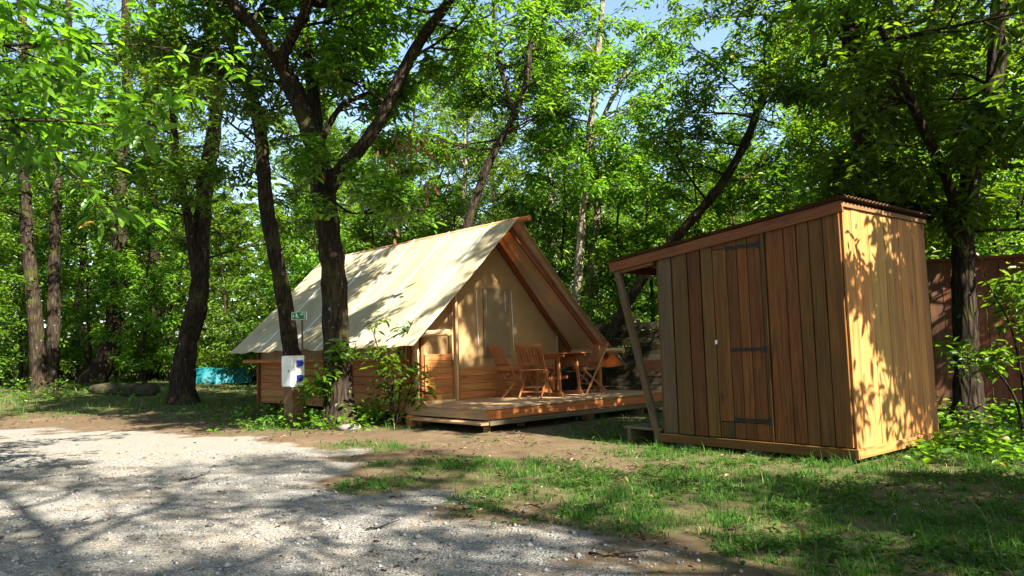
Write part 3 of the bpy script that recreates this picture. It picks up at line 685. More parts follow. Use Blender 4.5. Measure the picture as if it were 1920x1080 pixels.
for k in range(9):
    y = -0.36 + 0.09 * k
    beam('top_slat', tb, (-0.38, y, 0.735), (0.38, y, 0.735), 0.084, 0.02, 'teak', (0, 1, 0), 0.003)
for x in (-0.33, 0.33):
    beam('top_frame', tb, (x, -0.38, 0.70), (x, 0.38, 0.70), 0.045, 0.03, 'teak', (0, 0, 1))
for x in (-0.30, 0.30):
    for y in (-0.26, 0.26):
        beam('leg', tb, (x * 0.92, y * 0.82, 0.70), (x, y, 0.055), 0.05, 0.035, 'teak', (0, 1, 0))
    beam('foot_rail', tb, (x, -0.31, 0.03), (x, 0.31, 0.03), 0.055, 0.05, 'teak', (0, 0, 1), 0.012)
    beam('apron', tb, (x * 0.93, -0.26, 0.655), (x * 0.93, 0.26, 0.655), 0.06, 0.024, 'teak', (0, 0, 1))
beam('stretcher', tb, (-0.29, 0, 0.30), (0.29, 0, 0.30), 0.05, 0.025, 'teak', (0, 0, 1))

# ------------------------------------------------------------------ electric pedestal and sign
pc = aty(550, 700, 12.45)
ped = empty('power_pedestal', (pc[0], pc[1], float(height(pc[0], pc[1]))), radians(-41), 'white electric cabinet with two blue sockets on a brown post', 'power cabinet')
zb0, zb1 = 0.66, 1.17
beam('post', ped, (0, 0, -0.1), (0, 0, zb0 + 0.06), 0.25, 0.21, 'post', (1, 0, 0), 0.008)
cab = beam('cabinet', ped, (0, 0, zb0), (0, 0, zb1), 0.29, 0.25, 'boxwhite', (1, 0, 0), 0.012)
beam('cabinet_door', cab, (0, -0.131, 0.018), (0, -0.131, zb1 - zb0 - 0.018), 0.262, 0.012, 'boxwhite', (1, 0, 0), 0.004)
pole('lock', cab, (0.075, -0.136, 0.26), (0.075, -0.143, 0.26), 0.014, 0.014, 'black', 10, 0, 2)
beam('side_plate', cab, (0.149, 0, 0.02), (0.149, 0, zb1 - zb0 - 0.02), 0.225, 0.008, 'boxwhite', (0, 1, 0), 0.003)
for z in (0.14, 0.385):
    sk = beam('socket', ped, (0.168, 0.01, zb0 + z - 0.05), (0.168, 0.01, zb0 + z + 0.05), 0.10, 0.03, 'blue', (0, 1, 0), 0.012)
    beam('socket_lid', sk, (0, -0.022, 0.012), (0, -0.034, 0.088), 0.08, 0.022, 'blue', (1, 0, 0), 0.012)
    beam('lid_tab', sk, (0.055, -0.018, 0.035), (0.055, -0.018, 0.065), 0.03, 0.018, 'blue', (1, 0, 0), 0.006)
sg = aty(561, 592, 12.75)
sgn = empty('exit_sign', (sg[0], sg[1], float(height(sg[0], sg[1]))), radians(-6), 'small green escape route sign on a thin post beside the leaning trunk', 'sign')
zc = float(sg[2]) - float(height(sg[0], sg[1]))
beam('post', sgn, (0.045, 0.02, -0.1), (0.045, 0.02, zc + 0.05), 0.03, 0.025, 'old', (1, 0, 0))
sw, sh2 = 0.27, 0.135
pn = beam('panel', sgn, (0, 0, zc - sh2 / 2), (0, 0, zc + sh2 / 2), sw, 0.006, 'signwhite', (1, 0, 0), 0.001)
beam('print_field', pn, (-0.004, -0.005, 0.006), (-0.004, -0.005, sh2 - 0.006), sw - 0.026, 0.002, 'signgreen', (1, 0, 0), 0.0003)
def mark(pts, nm='print_mark', y=-0.0075):
    n_ = len(pts)
    vs_ = [(x, y, z) for x, z in pts] + [(x, y + 0.001, z) for x, z in pts]
    fs = [tuple(range(n_)), tuple(range(2 * n_ - 1, n_ - 1, -1))] + [(k, n_ + k, n_ + (k + 1) % n_, (k + 1) % n_) for k in range(n_)]
    o = mesh_obj(nm, vs_, fs, 'signwhite', pn); return o
def bar(x0, z0, x1, z1, w):
    dx, dz = x1 - x0, z1 - z0; l = math.hypot(dx, dz); ox, oz = -dz / l * w / 2, dx / l * w / 2
    return mark([(x0 + ox, z0 + oz), (x1 + ox, z1 + oz), (x1 - ox, z1 - oz), (x0 - ox, z0 - oz)])
mark([(-0.046 + 0.0085 * cos(2 * pi * k / 10), 0.112 + 0.0085 * sin(2 * pi * k / 10)) for k in range(10)])
bar(-0.050, 0.098, -0.036, 0.062, 0.019); bar(-0.036, 0.062, -0.012, 0.026, 0.011); bar(-0.04, 0.064, -0.055, 0.045, 0.010); bar(-0.055, 0.046, -0.048, 0.022, 0.008)
bar(-0.052, 0.094, -0.068, 0.08, 0.007); bar(-0.046, 0.094, -0.026, 0.082, 0.007)
bar(-0.102, 0.06, -0.08, 0.06, 0.008); mark([(-0.118, 0.06), (-0.098, 0.077), (-0.098, 0.043)])
bar(-0.105, 0.115, -0.07, 0.115, 0.005); bar(-0.107, 0.10, -0.107, 0.08, 0.005); bar(-0.107, 0.04, -0.107, 0.018, 0.005)
bar(0.035, 0.113, 0.105, 0.113, 0.010); bar(0.012, 0.085, 0.07, 0.085, 0.012); bar(0.078, 0.088, 0.105, 0.088, 0.008)
bar(0.093, 0.02, 0.093, 0.07, 0.012)

# ------------------------------------------------------------------ fences
fr = empty('plank_fence', (0, 0, 0), 0, 'tall dark brown plank fence with capped top behind the shed', 'fence')
fa, fb = aty(1700, 487, 10.75), aty(1920, 487, 10.3)
fdir = np.array([fb[0] - fa[0], fb[1] - fa[1], 0]); fdir /= np.linalg.norm(fdir)
fa = fa - fdir * 1.0; ztop = float((aty(1750, 487, 10.65))[2])
flen = 6.4; npl = 36
fr.location = (fa[0], fa[1], 0); fr.rotation_euler = (0, 0, math.atan2(fdir[1], fdir[0]))
for i in range(npl):
    x = (i + .5) * flen / npl
    beam('board', fr, (x, -0.01 - 0.004 * (i % 2), 0.0), (x, -0.01 - 0.004 * (i % 2), ztop - 0.04), flen / npl - 0.008, 0.022, 'fence', (1, 0, 0), 0.003, 0.002)
beam('cap_rail', fr, (-0.03, -0.02, ztop - 0.02), (flen, -0.02, ztop - 0.02), 0.10, 0.045, 'fence', (0, 1, 0))
for z in (0.5, 1.6): beam('rail', fr, (0, 0.035, z), (flen, 0.035, z), 0.09, 0.04, 'fence', (0, 0, 1))
for i in range(4): beam('post', fr, (0.1 + i * 2.05, 0.10, -0.2), (0.1 + i * 2.05, 0.10, ztop - 0.06), 0.1, 0.09, 'fence', (1, 0, 0))
f2 = empty('slat_fence', (0, 0, 0), 0, 'low dark horizontal slat fence in the shade behind the tent', 'fence')
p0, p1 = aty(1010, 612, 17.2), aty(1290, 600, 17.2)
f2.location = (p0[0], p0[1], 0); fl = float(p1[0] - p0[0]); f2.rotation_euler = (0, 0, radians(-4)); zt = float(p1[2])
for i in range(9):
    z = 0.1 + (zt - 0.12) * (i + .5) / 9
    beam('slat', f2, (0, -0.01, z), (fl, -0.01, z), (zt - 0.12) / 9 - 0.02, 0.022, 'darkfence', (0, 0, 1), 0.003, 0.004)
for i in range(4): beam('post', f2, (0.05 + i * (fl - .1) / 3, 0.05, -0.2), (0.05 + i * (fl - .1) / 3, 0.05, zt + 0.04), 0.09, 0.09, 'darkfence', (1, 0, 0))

# ------------------------------------------------------------------ tarp-covered pile, stones
def blob(name, label, cat, loc, dims, mat, seed, n=3, group=None, bumps=0.25):
    import bmesh
    bm = bmesh.new(); bmesh.ops.create_icosphere(bm, subdivisions=n, radius=1)
    for v in bm.verts:
        k = 1 + bumps * (float(fbm(v.co.x * 1.7 + seed * 3.1 + v.co.z, v.co.y * 1.7 + v.co.z * 1.3, seed)) - 0.5) * 2
        sq = max(abs(v.co.x), abs(v.co.y), abs(v.co.z)); v.co = v.co * (0.6 + 0.4 / max(sq, .6)) * k * 0.9
        v.co.x *= dims[0]; v.co.y *= dims[1]; v.co.z *= dims[2]
        if v.co.z < -dims[2] * 0.5: v.co.z = -dims[2] * 0.5
    me = bpy.data.meshes.new(name); bm.to_mesh(me); bm.free(); me.shade_smooth(); me.materials.append(M[mat])
    o = link(name, me, None, (loc[0], loc[1], float(height(loc[0], loc[1])) + dims[2] * 0.42)); tag(o, label, cat, group); return o
q = ghit(215, 738); blob('boulder', 'long low mossy boulder lying beside the slanting trunk', 'rock', q, (0.75, 0.35, 0.20), 'stone', 11)
q = ghit(265, 741); blob('boulder', 'rounded mossy boulder against the longer low one', 'rock', q, (0.5, 0.35, 0.23), 'stone', 12)
for i, (px, py, s) in enumerate(((655, 806, .2), (600, 803, .16), (625, 800, .1))):
    q = ghit(px, py); blob('stone', ['flat grey stone at the foot of the thick forked trunk', 'pale stone half hidden in weeds beside the power post', 'small pale stone between the weeds and the forked trunk'][i], 'rock', q, (s, s * .7, s * .35), 'concrete', 15 + i, 2)
# draped tarpaulin
q = aty(405, 716, 23.0); hz = float(height(q[0], q[1]))
import bmesh
n1, n2 = 46, 14; vs_, fs = [], []
for i in range(n1 + 1):
    u_ = i / n1
    for j in range(n2 + 1):
        w = j / n2 * 2 - 1
        x = (u_ - .5) * 2.3; top = 0.46 + 0.07 * float(fbm(u_ * 4, 0.3, 51)); y = w * 0.5
        z = top * (1 - max(0, abs(w) - 0.35) / 0.65) ** 0.55 * (1 if 0.03 < u_ < 0.97 else 0.35)
        fold = 0.05 * sin(u_ * 46 + 2 * sin(u_ * 9)) * abs(w)
        vs_.append((x, y + fold, max(0.0, z) - 0.02 + 0.02 * sin(u_ * 21)))
for i in range(n1):
    for j in range(n2):
        k = i * (n2 + 1) + j; fs.append((k, k + n2 + 1, k + n2 + 2, k + 1))
tp = mesh_obj('tarpaulin', vs_, fs, 'tarp', None, True); tp.location = (q[0], q[1], hz); tp.rotation_euler = (0, 0, radians(6))
tag(tp, 'turquoise tarpaulin over a low pile on the sunny grass', 'tarpaulin')

# ------------------------------------------------------------------ trees
class Acc:
    def __init__(self): self.tubes = []; self.twigs = []; self.ros = []
def vadd(a, b, s=1.0): return (a[0] + b[0] * s, a[1] + b[1] * s, a[2] + b[2] * s)
def vnorm(a):
    l = math.sqrt(a[0] ** 2 + a[1] ** 2 + a[2] ** 2) or 1; return (a[0] / l, a[1] / l, a[2] / l)
def rand_perp(d, rng):
    while True:
        v = (rng.gauss(0, 1), rng.gauss(0, 1), rng.gauss(0, 1)); k = v[0] * d[0] + v[1] * d[1] + v[2] * d[2]
        p = (v[0] - k * d[0], v[1] - k * d[1], v[2] - k * d[2]); l = math.sqrt(p[0] ** 2 + p[1] ** 2 + p[2] ** 2)
        if l > 0.2: return (p[0] / l, p[1] / l, p[2] / l)
def grow(acc, rng, p, d, L, r, lvl, cfg):
    last = lvl >= cfg['levels']
    nseg = max(2, int(L / (0.45 if lvl <= 1 else 0.3))) if not last else 2
    pts = [p]; seg = L / nseg; cur = p; dd = d
    trop = cfg.get('trop', (0.10, 0.02, -0.04))[min(lvl - 1, 2)]
    for i in range(nseg):
        j = cfg.get('wob', 0.16)
        dd = vnorm((dd[0] + rng.gauss(0, j), dd[1] + rng.gauss(0, j), dd[2] + rng.gauss(0, j * 0.8) + trop))
        cur = vadd(cur, dd, seg); pts.append(cur)
    rad = [max(r * (1 - 0.8 * i / nseg), 0.0035) for i in range(nseg + 1)]
    (acc.twigs if last else acc.tubes).append((pts, rad))
    if last:
        n = cfg['ros']
        for k in range(n):
            t = 0.25 + 0.75 * (k + rng.random() * 0.8) / n; t = min(t, 1.0)
            x = t * nseg; i = min(int(x), nseg - 1); f = x - i
            q = tuple(pts[i][m] * (1 - f) + pts[i + 1][m] * f for m in range(3))
            acc.ros.append((q, dd))
        return
    nc = cfg['kids'][lvl - 1]; nc = max(2, int(nc * (0.75 + 0.5 * rng.random())))
    for k in range(nc):
        t = 0.22 + 0.78 * (k + rng.random() * 0.7) / nc; t = min(t, 1.0)
        x = t * nseg; i = min(int(x), nseg - 1); f = x - i
        q = tuple(pts[i][m] * (1 - f) + pts[i + 1][m] * f for m in range(3))
        ax = vnorm(tuple(pts[i + 1][m] - pts[i][m] for m in range(3)))
        pr = rand_perp(ax, rng); pr = vnorm((pr[0], pr[1], pr[2] * 0.55))
        an = radians(rng.uniform(32, 68))
        nd = vnorm((ax[0] * cos(an) + pr[0] * sin(an), ax[1] * cos(an) + pr[1] * sin(an), (ax[2] * cos(an) + pr[2] * sin(an)) * cfg.get('flat', 0.8)))
        nl = L * rng.uniform(0.38, 0.62) * (1.15 - 0.55 * t)
        grow(acc, rng, q, nd, max(nl, cfg.get('minl', 0.3)), rad[i] * 0.6, lvl + 1, cfg)
def tubes_mesh(name, tubes, mat, sides, origin=(0, 0, 0), flare=False, smooth=True):
    V, Q, off = [], [], 0
    ring = np.arange(sides)
    for pts, rad in tubes:
        P = np.array(pts, float) - np.array(origin); R = np.array(rad, float); n = len(P)
        if len(P) < 2: continue
        Tn = np.gradient(P, axis=0); Tn /= np.linalg.norm(Tn, axis=1)[:, None] + 1e-9
        ref = np.array([0.31, 0.95, 0.05]) if abs(Tn[0][1]) < 0.8 else np.array([1.0, 0.1, 0.1])
        A = np.cross(Tn, ref); A /= np.linalg.norm(A, axis=1)[:, None] + 1e-9; B = np.cross(Tn, A)
        ang = 2 * pi * ring / sides
        rr = R[:, None] * np.ones(sides)
        if flare: rr = rr * (1 + 0.10 * np.sin(3 * ang + P[:, 2:3] * 1.3) + 0.07 * np.sin(5 * ang - P[:, 2:3] * 2.1) + 0.05 * np.sin(8 * ang + P[:, 2:3] * 5.0))
        ringv = P[:, None, :] + rr[:, :, None] * (np.cos(ang)[None, :, None] * A[:, None, :] + np.sin(ang)[None, :, None] * B[:, None, :])
        V.append(ringv.reshape(-1, 3))
        i = np.arange(n - 1)[:, None] * sides; k = ring[None, :]; k2 = (ring + 1) % sides
        q = np.stack([i + k, i + k2[None, :], i + sides + k2[None, :], i + sides + k], -1).reshape(-1, 4) + off
        Q.append(q); off += n * sides
    return np_mesh(name, np.vstack(V), np.vstack(Q), mat, smooth=smooth)
def leaf_arrays(pos, axis, rs, k, size, width=0.34, droop=0.35, spread=0.075, up_jit=0.45, fold=0.22, long=1.0):
    """k leaves round each point: returns verts (n*6,3), quads, tint"""
    n = len(pos) * k
    P = np.repeat(pos, k, 0) + rs.normal(0, spread, (n, 3)); A = np.repeat(axis, k, 0)
    az = (np.tile(np.arange(k), len(pos)) + rs.uniform(0, 1, n)) * 2 * pi / k
    d = np.stack([np.cos(az), np.sin(az), np.full(n, 0.0)], 1) * 1.0 + A * 0.55
    d[:, 2] += -droop + rs.normal(0, 0.28, n); d /= np.linalg.norm(d, axis=1)[:, None]
    up = np.stack([rs.normal(0, up_jit, n), rs.normal(0, up_jit, n), np.ones(n)], 1)
    s = np.cross(d, up); s /= np.linalg.norm(s, axis=1)[:, None] + 1e-9
    nr = np.cross(s, d)
    L = size * rs.uniform(0.42, 1.32, n)[:, None] * long; Wd = L * width * rs.uniform(0.8, 1.2, n)[:, None]
    v0 = P; v5 = P + d * L - nr * L * 0.10
    l1 = P + d * L * 0.30 + s * Wd * 0.44 + nr * Wd * fold; l2 = P + d * L * 0.68 + s * Wd * 0.42 + nr * Wd * fold * 0.6
    r1 = P + d * L * 0.30 - s * Wd * 0.44 + nr * Wd * fold; r2 = P + d * L * 0.68 - s * Wd * 0.42 + nr * Wd * fold * 0.6
    V = np.stack([v0, l1, l2, v5, r2, r1], 1).reshape(-1, 3)
    b = (np.arange(n) * 6)[:, None]
    Q = np.concatenate([b + np.array([[0, 3, 2, 1]]), b + np.array([[0, 5, 4, 3]])])
    t = np.clip(rs.beta(2.2, 2.2, n) * 0.92 + (rs.random(n) < 0.03) * rs.uniform(0, 0.35, n), 0, 1)
    return V, Q, np.repeat(t, 6)
def crown_mesh(name, ros, mat, seed, k, size, origin=(0, 0, 0), **kw):
    rs = np.random.RandomState(seed)
    pos = np.array([r[0] for r in ros]) - np.array(origin); ax = np.array([r[1] for r in ros])
    V, Q, t = leaf_arrays(pos, ax, rs, k, size, **kw)
    return np_mesh(name, V, Q, mat, t)
LEAVES = [0]
def finish_tree(name, acc_trunk, acc, base, label, cat, seed, k=6, size=0.17, mat='leaf', bark='bark', group=None, dead=None, sides=12, tsides=3, **kw):
    root = empty(name, (base[0], base[1], base[2]), 0, label, cat, group)
    o = tuple(base)
    def link(nm, me, par):
        b = bpy.data.objects.new(nm, me); COL.objects.link(b); b.parent = par
        if nm != 'trunk': b['kind'] = 'stuff'
        return b
    if acc_trunk: link('trunk', tubes_mesh('trunk', acc_trunk, bark, sides, o, True), root)
    if acc.tubes: link('branches', tubes_mesh('branches', acc.tubes, bark, 6, o), root)
    if acc.twigs: link('twigs', tubes_mesh('twigs', acc.twigs, bark, tsides, o), root)
    if acc.ros: link('crown', crown_mesh('crown', acc.ros, mat, seed, k, size, o, **kw), root); LEAVES[0] += len(acc.ros) * k
    if dead:
        rs = np.random.RandomState(seed + 5)
        V, Q, t = leaf_arrays(np.array(dead) - np.array(o), np.zeros((len(dead), 3)), rs, 6, 0.15, droop=1.6, spread=0.09, up_jit=1.4)
        link('dead_leaves', np_mesh('dead_leaves', V, Q, 'deadleaf', t), root)
    return root
def smooth_line(pts, sub=5):
    P = np.array(pts, float); n = len(P); out = []
    for i in range(n - 1):
        p0, p1, p2, p3 = P[max(i - 1, 0)], P[i], P[i + 1], P[min(i + 2, n - 1)]
        for k in range(sub):
            t = k / sub
            out.append(0.5 * ((2 * p1) + (-p0 + p2) * t + (2 * p0 - 5 * p1 + 4 * p2 - p3) * t * t + (-p0 + 3 * p1 - 3 * p2 + p3) * t ** 3))
    out.append(P[-1]); return np.array(out)
def stem(px, Y, r0, r1, flare=1.0, dy=0.0, rng=None, thin=0.8):
    """stem traced by pixel points at depth Y (drifting by dy to its end)"""
    n = len(px); pts = [aty(x, y, Y + dy * i / (n - 1)) for i, (x, y) in enumerate(px)]
    L = smooth_line(pts, 6); n = len(L); f = np.linspace(0, 1, n)
    R = (r0 + (r1 - r0) * f) * (1.0 if r0 < 0.03 else thin)
    if flare > 1: R = R * (1 + (flare - 1) * np.exp(-(L[:, 2] - L[0, 2]) / 0.22))
    R = R * (1 + 0.05 * np.sin(np.arange(n) * 1.7) + 0.03 * np.sin(np.arange(n) * 4.1))
    return [tuple(p) for p in L], list(R)
def sprout(acc, rng, line, t0, t1, n, L, r, cfg, up=0.25, dirbias=None, lvl=1):
    for k in range(n):
        t = t0 + (t1 - t0) * (k + rng.random()) / n; i = min(int(t * (len(line) - 1)), len(line) - 2)
        p = line[i]; a = rng.uniform(0, 2 * pi); d = (cos(a), sin(a), up + rng.gauss(0, 0.2))
        if dirbias: d = (d[0] + dirbias[0], d[1] + dirbias[1], d[2] + dirbias[2])
        grow(acc, rng, tuple(p), vnorm(d), L * rng.uniform(0.7, 1.25), r, lvl, cfg)

CFG = dict(levels=3, kids=(9, 7), ros=4, minl=0.35)
GRP_T = 'chestnut trees of the camp wood'

# --- the forked tree before the tent: thick stem with three limbs
def forked_tree():
    rng = random.Random(41); acc = Acc()
    B = ghit(640, 800); Y = float(B[1])
    s0 = stem([(640, 803), (634, 700), (627, 600), (622, 500), (612, 400), (603, 330), (590, 270), (568, 205), (543, 150)], Y, 0.285, 0.19, 1.55)
    s1 = stem([(556, 175), (520, 110), (480, 55), (430, 0), (370, -90), (320, -200)], Y, 0.15, 0.07, 1, -0.6)
    s2 = stem([(540, 150), (530, 110), (552, 60), (582, 0), (612, -90), (620, -220)], Y, 0.125, 0.06, 1, -1.2)
    s3 = stem([(608, 375), (640, 320), (672, 283), (713, 225), (755, 137), (797, 62), (842, 0), (900, -110), (940, -240)], Y, 0.15, 0.08, 1, -0.5)
    s4 = stem([(598, 300), (592, 210), (580, 130), (573, 50), (565, -60), (570, -200)], Y + 0.15, 0.13, 0.07, 1, 0.8)
    s5 = stem([(600, 270), (628, 215), (655, 190), (700, 172), (760, 168)], Y, 0.08, 0.03, 1, 0.6)
    s6 = stem([(607, 360), (660, 400), (720, 385), (800, 395)], Y, 0.03, 0.012, 1, -1.0)
    l7 = smooth_line([aty(582, 0, Y - 0.6), (-2.7, 11.7, 7.0), (-1.2, 9.8, 7.4), (0.1, 8.4, 7.6), (0.9, 7.5, 7.7)], 6)  # added limb above the frame, leafed to shade the cabinet and trunk foot
    shade_limb = ([tuple(p) for p in l7], list(np.linspace(0.10, 0.03, len(l7))))
    trunk = [s0, s1, s2, s3, s4, shade_limb]
    sprout(acc, rng, shade_limb[0], 0.62, 1.0, 16, 1.8, 0.03, dict(levels=3, kids=(7, 6), ros=4, minl=0.35, flat=0.6))
    acc.tubes += [s5, s6]
    cfg = dict(levels=3, kids=(7, 5), ros=4, minl=0.35, flat=0.6)
    for s, n in ((s1, 8), (s2, 8), (s3, 6), (s4, 9)):
        sprout(acc, rng, s[0], 0.42, 1.0, n, 2.0, 0.035, cfg)
    sprout(acc, rng, s5[0], 0.3, 1, 5, 1.2, 0.02, cfg)
    sprout(acc, rng, s3[0], 0.2, 0.35, 2, 1.2, 0.02, cfg, -0.2)
    sprout(acc, rng, s6[0], 0.3, 1, 8, 0.8, 0.012, dict(levels=2, kids=(6,), ros=4, minl=0.3, flat=0.5), 0.0, None)
    dead = []
    for k in range(9):
        p = aty(745 + 10 * k + rng.uniform(-5, 5), 268 + rng.uniform(-10, 16), Y - 0.9); dead.append(p)
    for (x, y) in ((735, 310), (802, 335), (806, 355), (735, 436), (720, 295)): dead.append(aty(x, y, Y - 0.8))
    finish_tree('chestnut_tree', trunk, acc, B, 'thick forked chestnut tree beside the power cabinet before the tent', 'tree', 5, 5, 0.165, dead=dead, sides=16)
forked_tree()
def leaning_tree():
    rng = random.Random(43); acc = Acc()
    B = ghit(556, 788); Y = float(B[1])
    s0 = stem([(556, 792), (550, 700), (540, 620), (522, 510), (504, 410), (495, 330), (490, 260), (478, 200), (458, 140), (430, 60), (420, -60), (430, -200)], Y, 0.205, 0.10, 1.35)
    cfg = dict(levels=3, kids=(7, 5), ros=4, minl=0.35, flat=0.6)
    sprout(acc, rng, s0[0], 0.52, 1.0, 15, 2.0, 0.03, cfg, 0.1)
    sprout(acc, rng, s0[0], 0.35, 0.6, 4, 0.9, 0.012, dict(levels=2, kids=(6,), ros=4, minl=0.3, flat=0.5), 0.0)
    finish_tree('chestnut_tree', [s0], acc, B, 'slim leaning chestnut trunk rising behind the white power cabinet', 'tree', 6, 5, 0.165, sides=14)
leaning_tree()

def traced(label, base_px, stems, seed, sprouts, cfg=CFG, k=5, size=0.155, bark='bark', basez=None, Yb=None, mat='leaf', **kw):
    rng = random.Random(seed); acc = Acc()
    B = ghit(*base_px) if Yb is None else np.array([*aty(base_px[0], base_px[1], Yb)[:2], 0.0])
    if Yb is not None: B[2] = float(height(B[0], B[1]))
    Y = float(B[1]); tr = []
    for (px, dY, r0, r1, fl, dy) in stems: tr.append(stem(px, Y + dY, r0, r1, fl, dy))
    for (si, t0, t1, n, L, up) in sprouts: sprout(acc, rng, tr[si][0], t0, t1, n, L, 0.028, cfg, up)
    return finish_tree('chestnut_tree', tr, acc, B, label, 'tree', seed, k, size, mat, bark, GRP_T, **kw)
C2 = dict(levels=3, kids=(7, 5), ros=4, minl=0.35, flat=0.55)
traced('chestnut tree with two dark stems from one broad foot', (80, 736),
       [([(72, 738), (68, 650), (62, 560), (54, 470), (48, 380), (45, 280), (50, 150), (40, 0), (45, -150)], 0, 0.26, 0.13, 1.8, 0),
        ([(92, 738), (98, 650), (101, 560), (103, 470), (106, 370), (112, 250), (125, 120), (130, -40)], 0.2, 0.24, 0.12, 1.8, 0.5)], 51,
       [(0, .45, 1, 11, 2.4, 0.1), (1, .45, 1, 11, 2.4, 0.1)], C2)
traced('stout chestnut tree with burred trunk and low fork left of the tent', (345, 756),
       [([(343, 760), (345, 690), (355, 620), (371, 560), (376, 490), (380, 420), (387, 330), (400, 250), (408, 150), (400, 40), (410, -120)], 0, 0.33, 0.15, 1.6, 0),
        ([(374, 540), (360, 460), (350, 390), (330, 290), (322, 180), (310, 60)], -0.1, 0.15, 0.07, 1, -0.6)], 52,
       [(0, .36, 1, 13, 2.2, 0.05), (1, .3, 1, 8, 1.7, 0.1)], C2)
traced('chestnut tree with trunk slanting up behind the mossy boulders', (178, 722),
       [([(172, 724), (197, 675), (210, 625), (219, 560), (226, 480), (222, 400), (225, 300), (240, 180), (235, 60), (240, -80)], 0, 0.38, 0.15, 1.5, 0)], 53,
       [(0, .36, 1, 14, 2.6, 0.05)], C2)
traced('straight dark chestnut trunk standing among undergrowth beyond the boulders', (293, 712),
       [([(293, 714), (292, 640), (297, 560), (290, 480), (286, 400), (280, 300), (290, 150), (285, 0), (290, -120)], 0, 0.30, 0.14, 1.4, 0)], 54,
       [(0, .38, 1, 13, 2.6, 0.05)], C2)
traced('pale slender double-stemmed tree rising behind the tent roof', (1075, 700),
       [([(1072, 705), (1078, 600), (1085, 500), (1092, 400), (1103, 300), (1106, 240), (1115, 170), (1122, 90), (1130, 0), (1135, -120)], 0, 0.16, 0.07, 1.2, 0),
        ([(1088, 700), (1100, 580), (1113, 470), (1122, 390), (1121, 330), (1112, 270), (1140, 200), (1180, 120)], 0.4, 0.15, 0.06, 1.2, 0.8)], 55,
       [(0, .35, 1, 17, 1.9, 0.15), (1, .45, 1, 10, 1.6, 0.15)], C2, bark='barkpale', Yb=19.0)
traced('chestnut tree forking above the tent ridge with bare dark limbs', (840, 720),
       [([(835, 720), (850, 600), (870, 450), (905, 335), (935, 270), (960, 225), (983, 165), (992, 110), (1000, 20), (1010, -100)], 0, 0.15, 0.06, 1.2, 0),
        ([(965, 215), (945, 150), (930, 90), (925, 0)], 0, 0.09, 0.05, 1, 0.4)], 56,
       [(0, .4, 1, 16, 2.1, 0.1), (1, .2, 1, 9, 1.7, 0.1)], C2, Yb=17.6)
traced('dark chestnut trunk leaning far to one side above the shed', (1130, 720),
       [([(1115, 720), (1140, 640), (1200, 530), (1285, 425), (1345, 355), (1395, 275), (1425, 195), (1450, 110), (1490, 0), (1530, -120)], 0, 0.145, 0.07, 1.3, -2.2)], 57,
       [(0, .42, 1, 17, 2.0, 0.1)], C2, Yb=16.4)
traced('heavy dark chestnut trunk rising directly behind the shed roof', (1625, 800),
       [([(1630, 800), (1626, 600), (1622, 400), (1618, 270), (1604, 160), (1590, 60), (1585, -60), (1600, -200)], 0, 0.27, 0.14, 1.4, 0),
        ([(1620, 330), (1660, 200), (1720, 100), (1760, 0), (1800, -120)], 0, 0.10, 0.05, 1, -1.2)], 58,
       [(0, .42, 1, 13, 2.0, 0.05), (1, .15, 1, 7, 1.7, 0.0)], C2, Yb=11.7)
br = traced('chestnut tree with a snapped branch stub standing before the plank fence', (1815, 778),
       [([(1818, 790), (1814, 700), (1812, 600), (1808, 500), (1806, 420), (1820, 330), (1850, 220), (1870, 100), (1880, -60), (1900, -200)], 0, 0.21, 0.11, 1.5, 0),
        ([(1812, 470), (1775, 335), (1735, 250), (1690, 150), (1650, 50)], -0.1, 0.09, 0.04, 1, -1.5),
        ([(1808, 430), (1760, 398), (1700, 388), (1640, 380)], 0.1, 0.08, 0.05, 1, 0.2),
        ([(1808, 480), (1790, 440), (1776, 410)], -0.15, 0.09, 0.075, 1, -0.15)], 59,
       [(0, .42, 1, 11, 1.9, 0.0), (1, .2, 1, 7, 1.4, 0.0), (2, .3, 1, 4, 0.8, 0.2)], C2, Yb=9.85)

# --- generic woodland trees: a few kinds, copied
def generic(kind, seed, H, r, zc, nl, Lb, cfg, k, size, label, mat='leafbg', up=0.12, name='woodland_tree', bark='bark'):
    rng = random.Random(seed); acc = Acc()
    pts = [(0, 0, -0.15)]; x = y = 0; n = 9
    for i in range(1, n + 1):
        x += rng.gauss(0, 0.10 * H / 12); y += rng.gauss(0, 0.10 * H / 12); pts.append((x, y, H * i / n))
    L = smooth_line(pts, 4); R = r * (1 - 0.85 * np.linspace(0, 1, len(L))); R = R * (1 + 0.5 * np.exp(-(L[:, 2]) / 0.3))
    tr = [([tuple(p) for p in L], list(R))]
    for k_ in range(nl):
        t = zc + (1 - zc) * (k_ + rng.random()) / nl; i = min(int(t * (len(L) - 1)), len(L) - 2)
        a = k_ * 2.4 + rng.uniform(-.5, .5); f = (t - zc) / (1 - zc)
        d = vnorm((cos(a), sin(a), up + 0.5 * f + rng.gauss(0, 0.12)))
        prof = (0.55 + 0.9 * f) if f < 0.45 else 0.95 * (1.35 - f)
        grow(acc, rng, tuple(L[i]), d, Lb * prof * rng.uniform(0.75, 1.2), r * 0.3, 1, cfg)
    return finish_tree(name, tr, acc, (0, 0, 0), label, 'tree', seed, k, size, mat, bark, 'background woodland trees', sides=9)
CG = dict(levels=3, kids=(8, 6), ros=3, minl=0.4, flat=0.6)
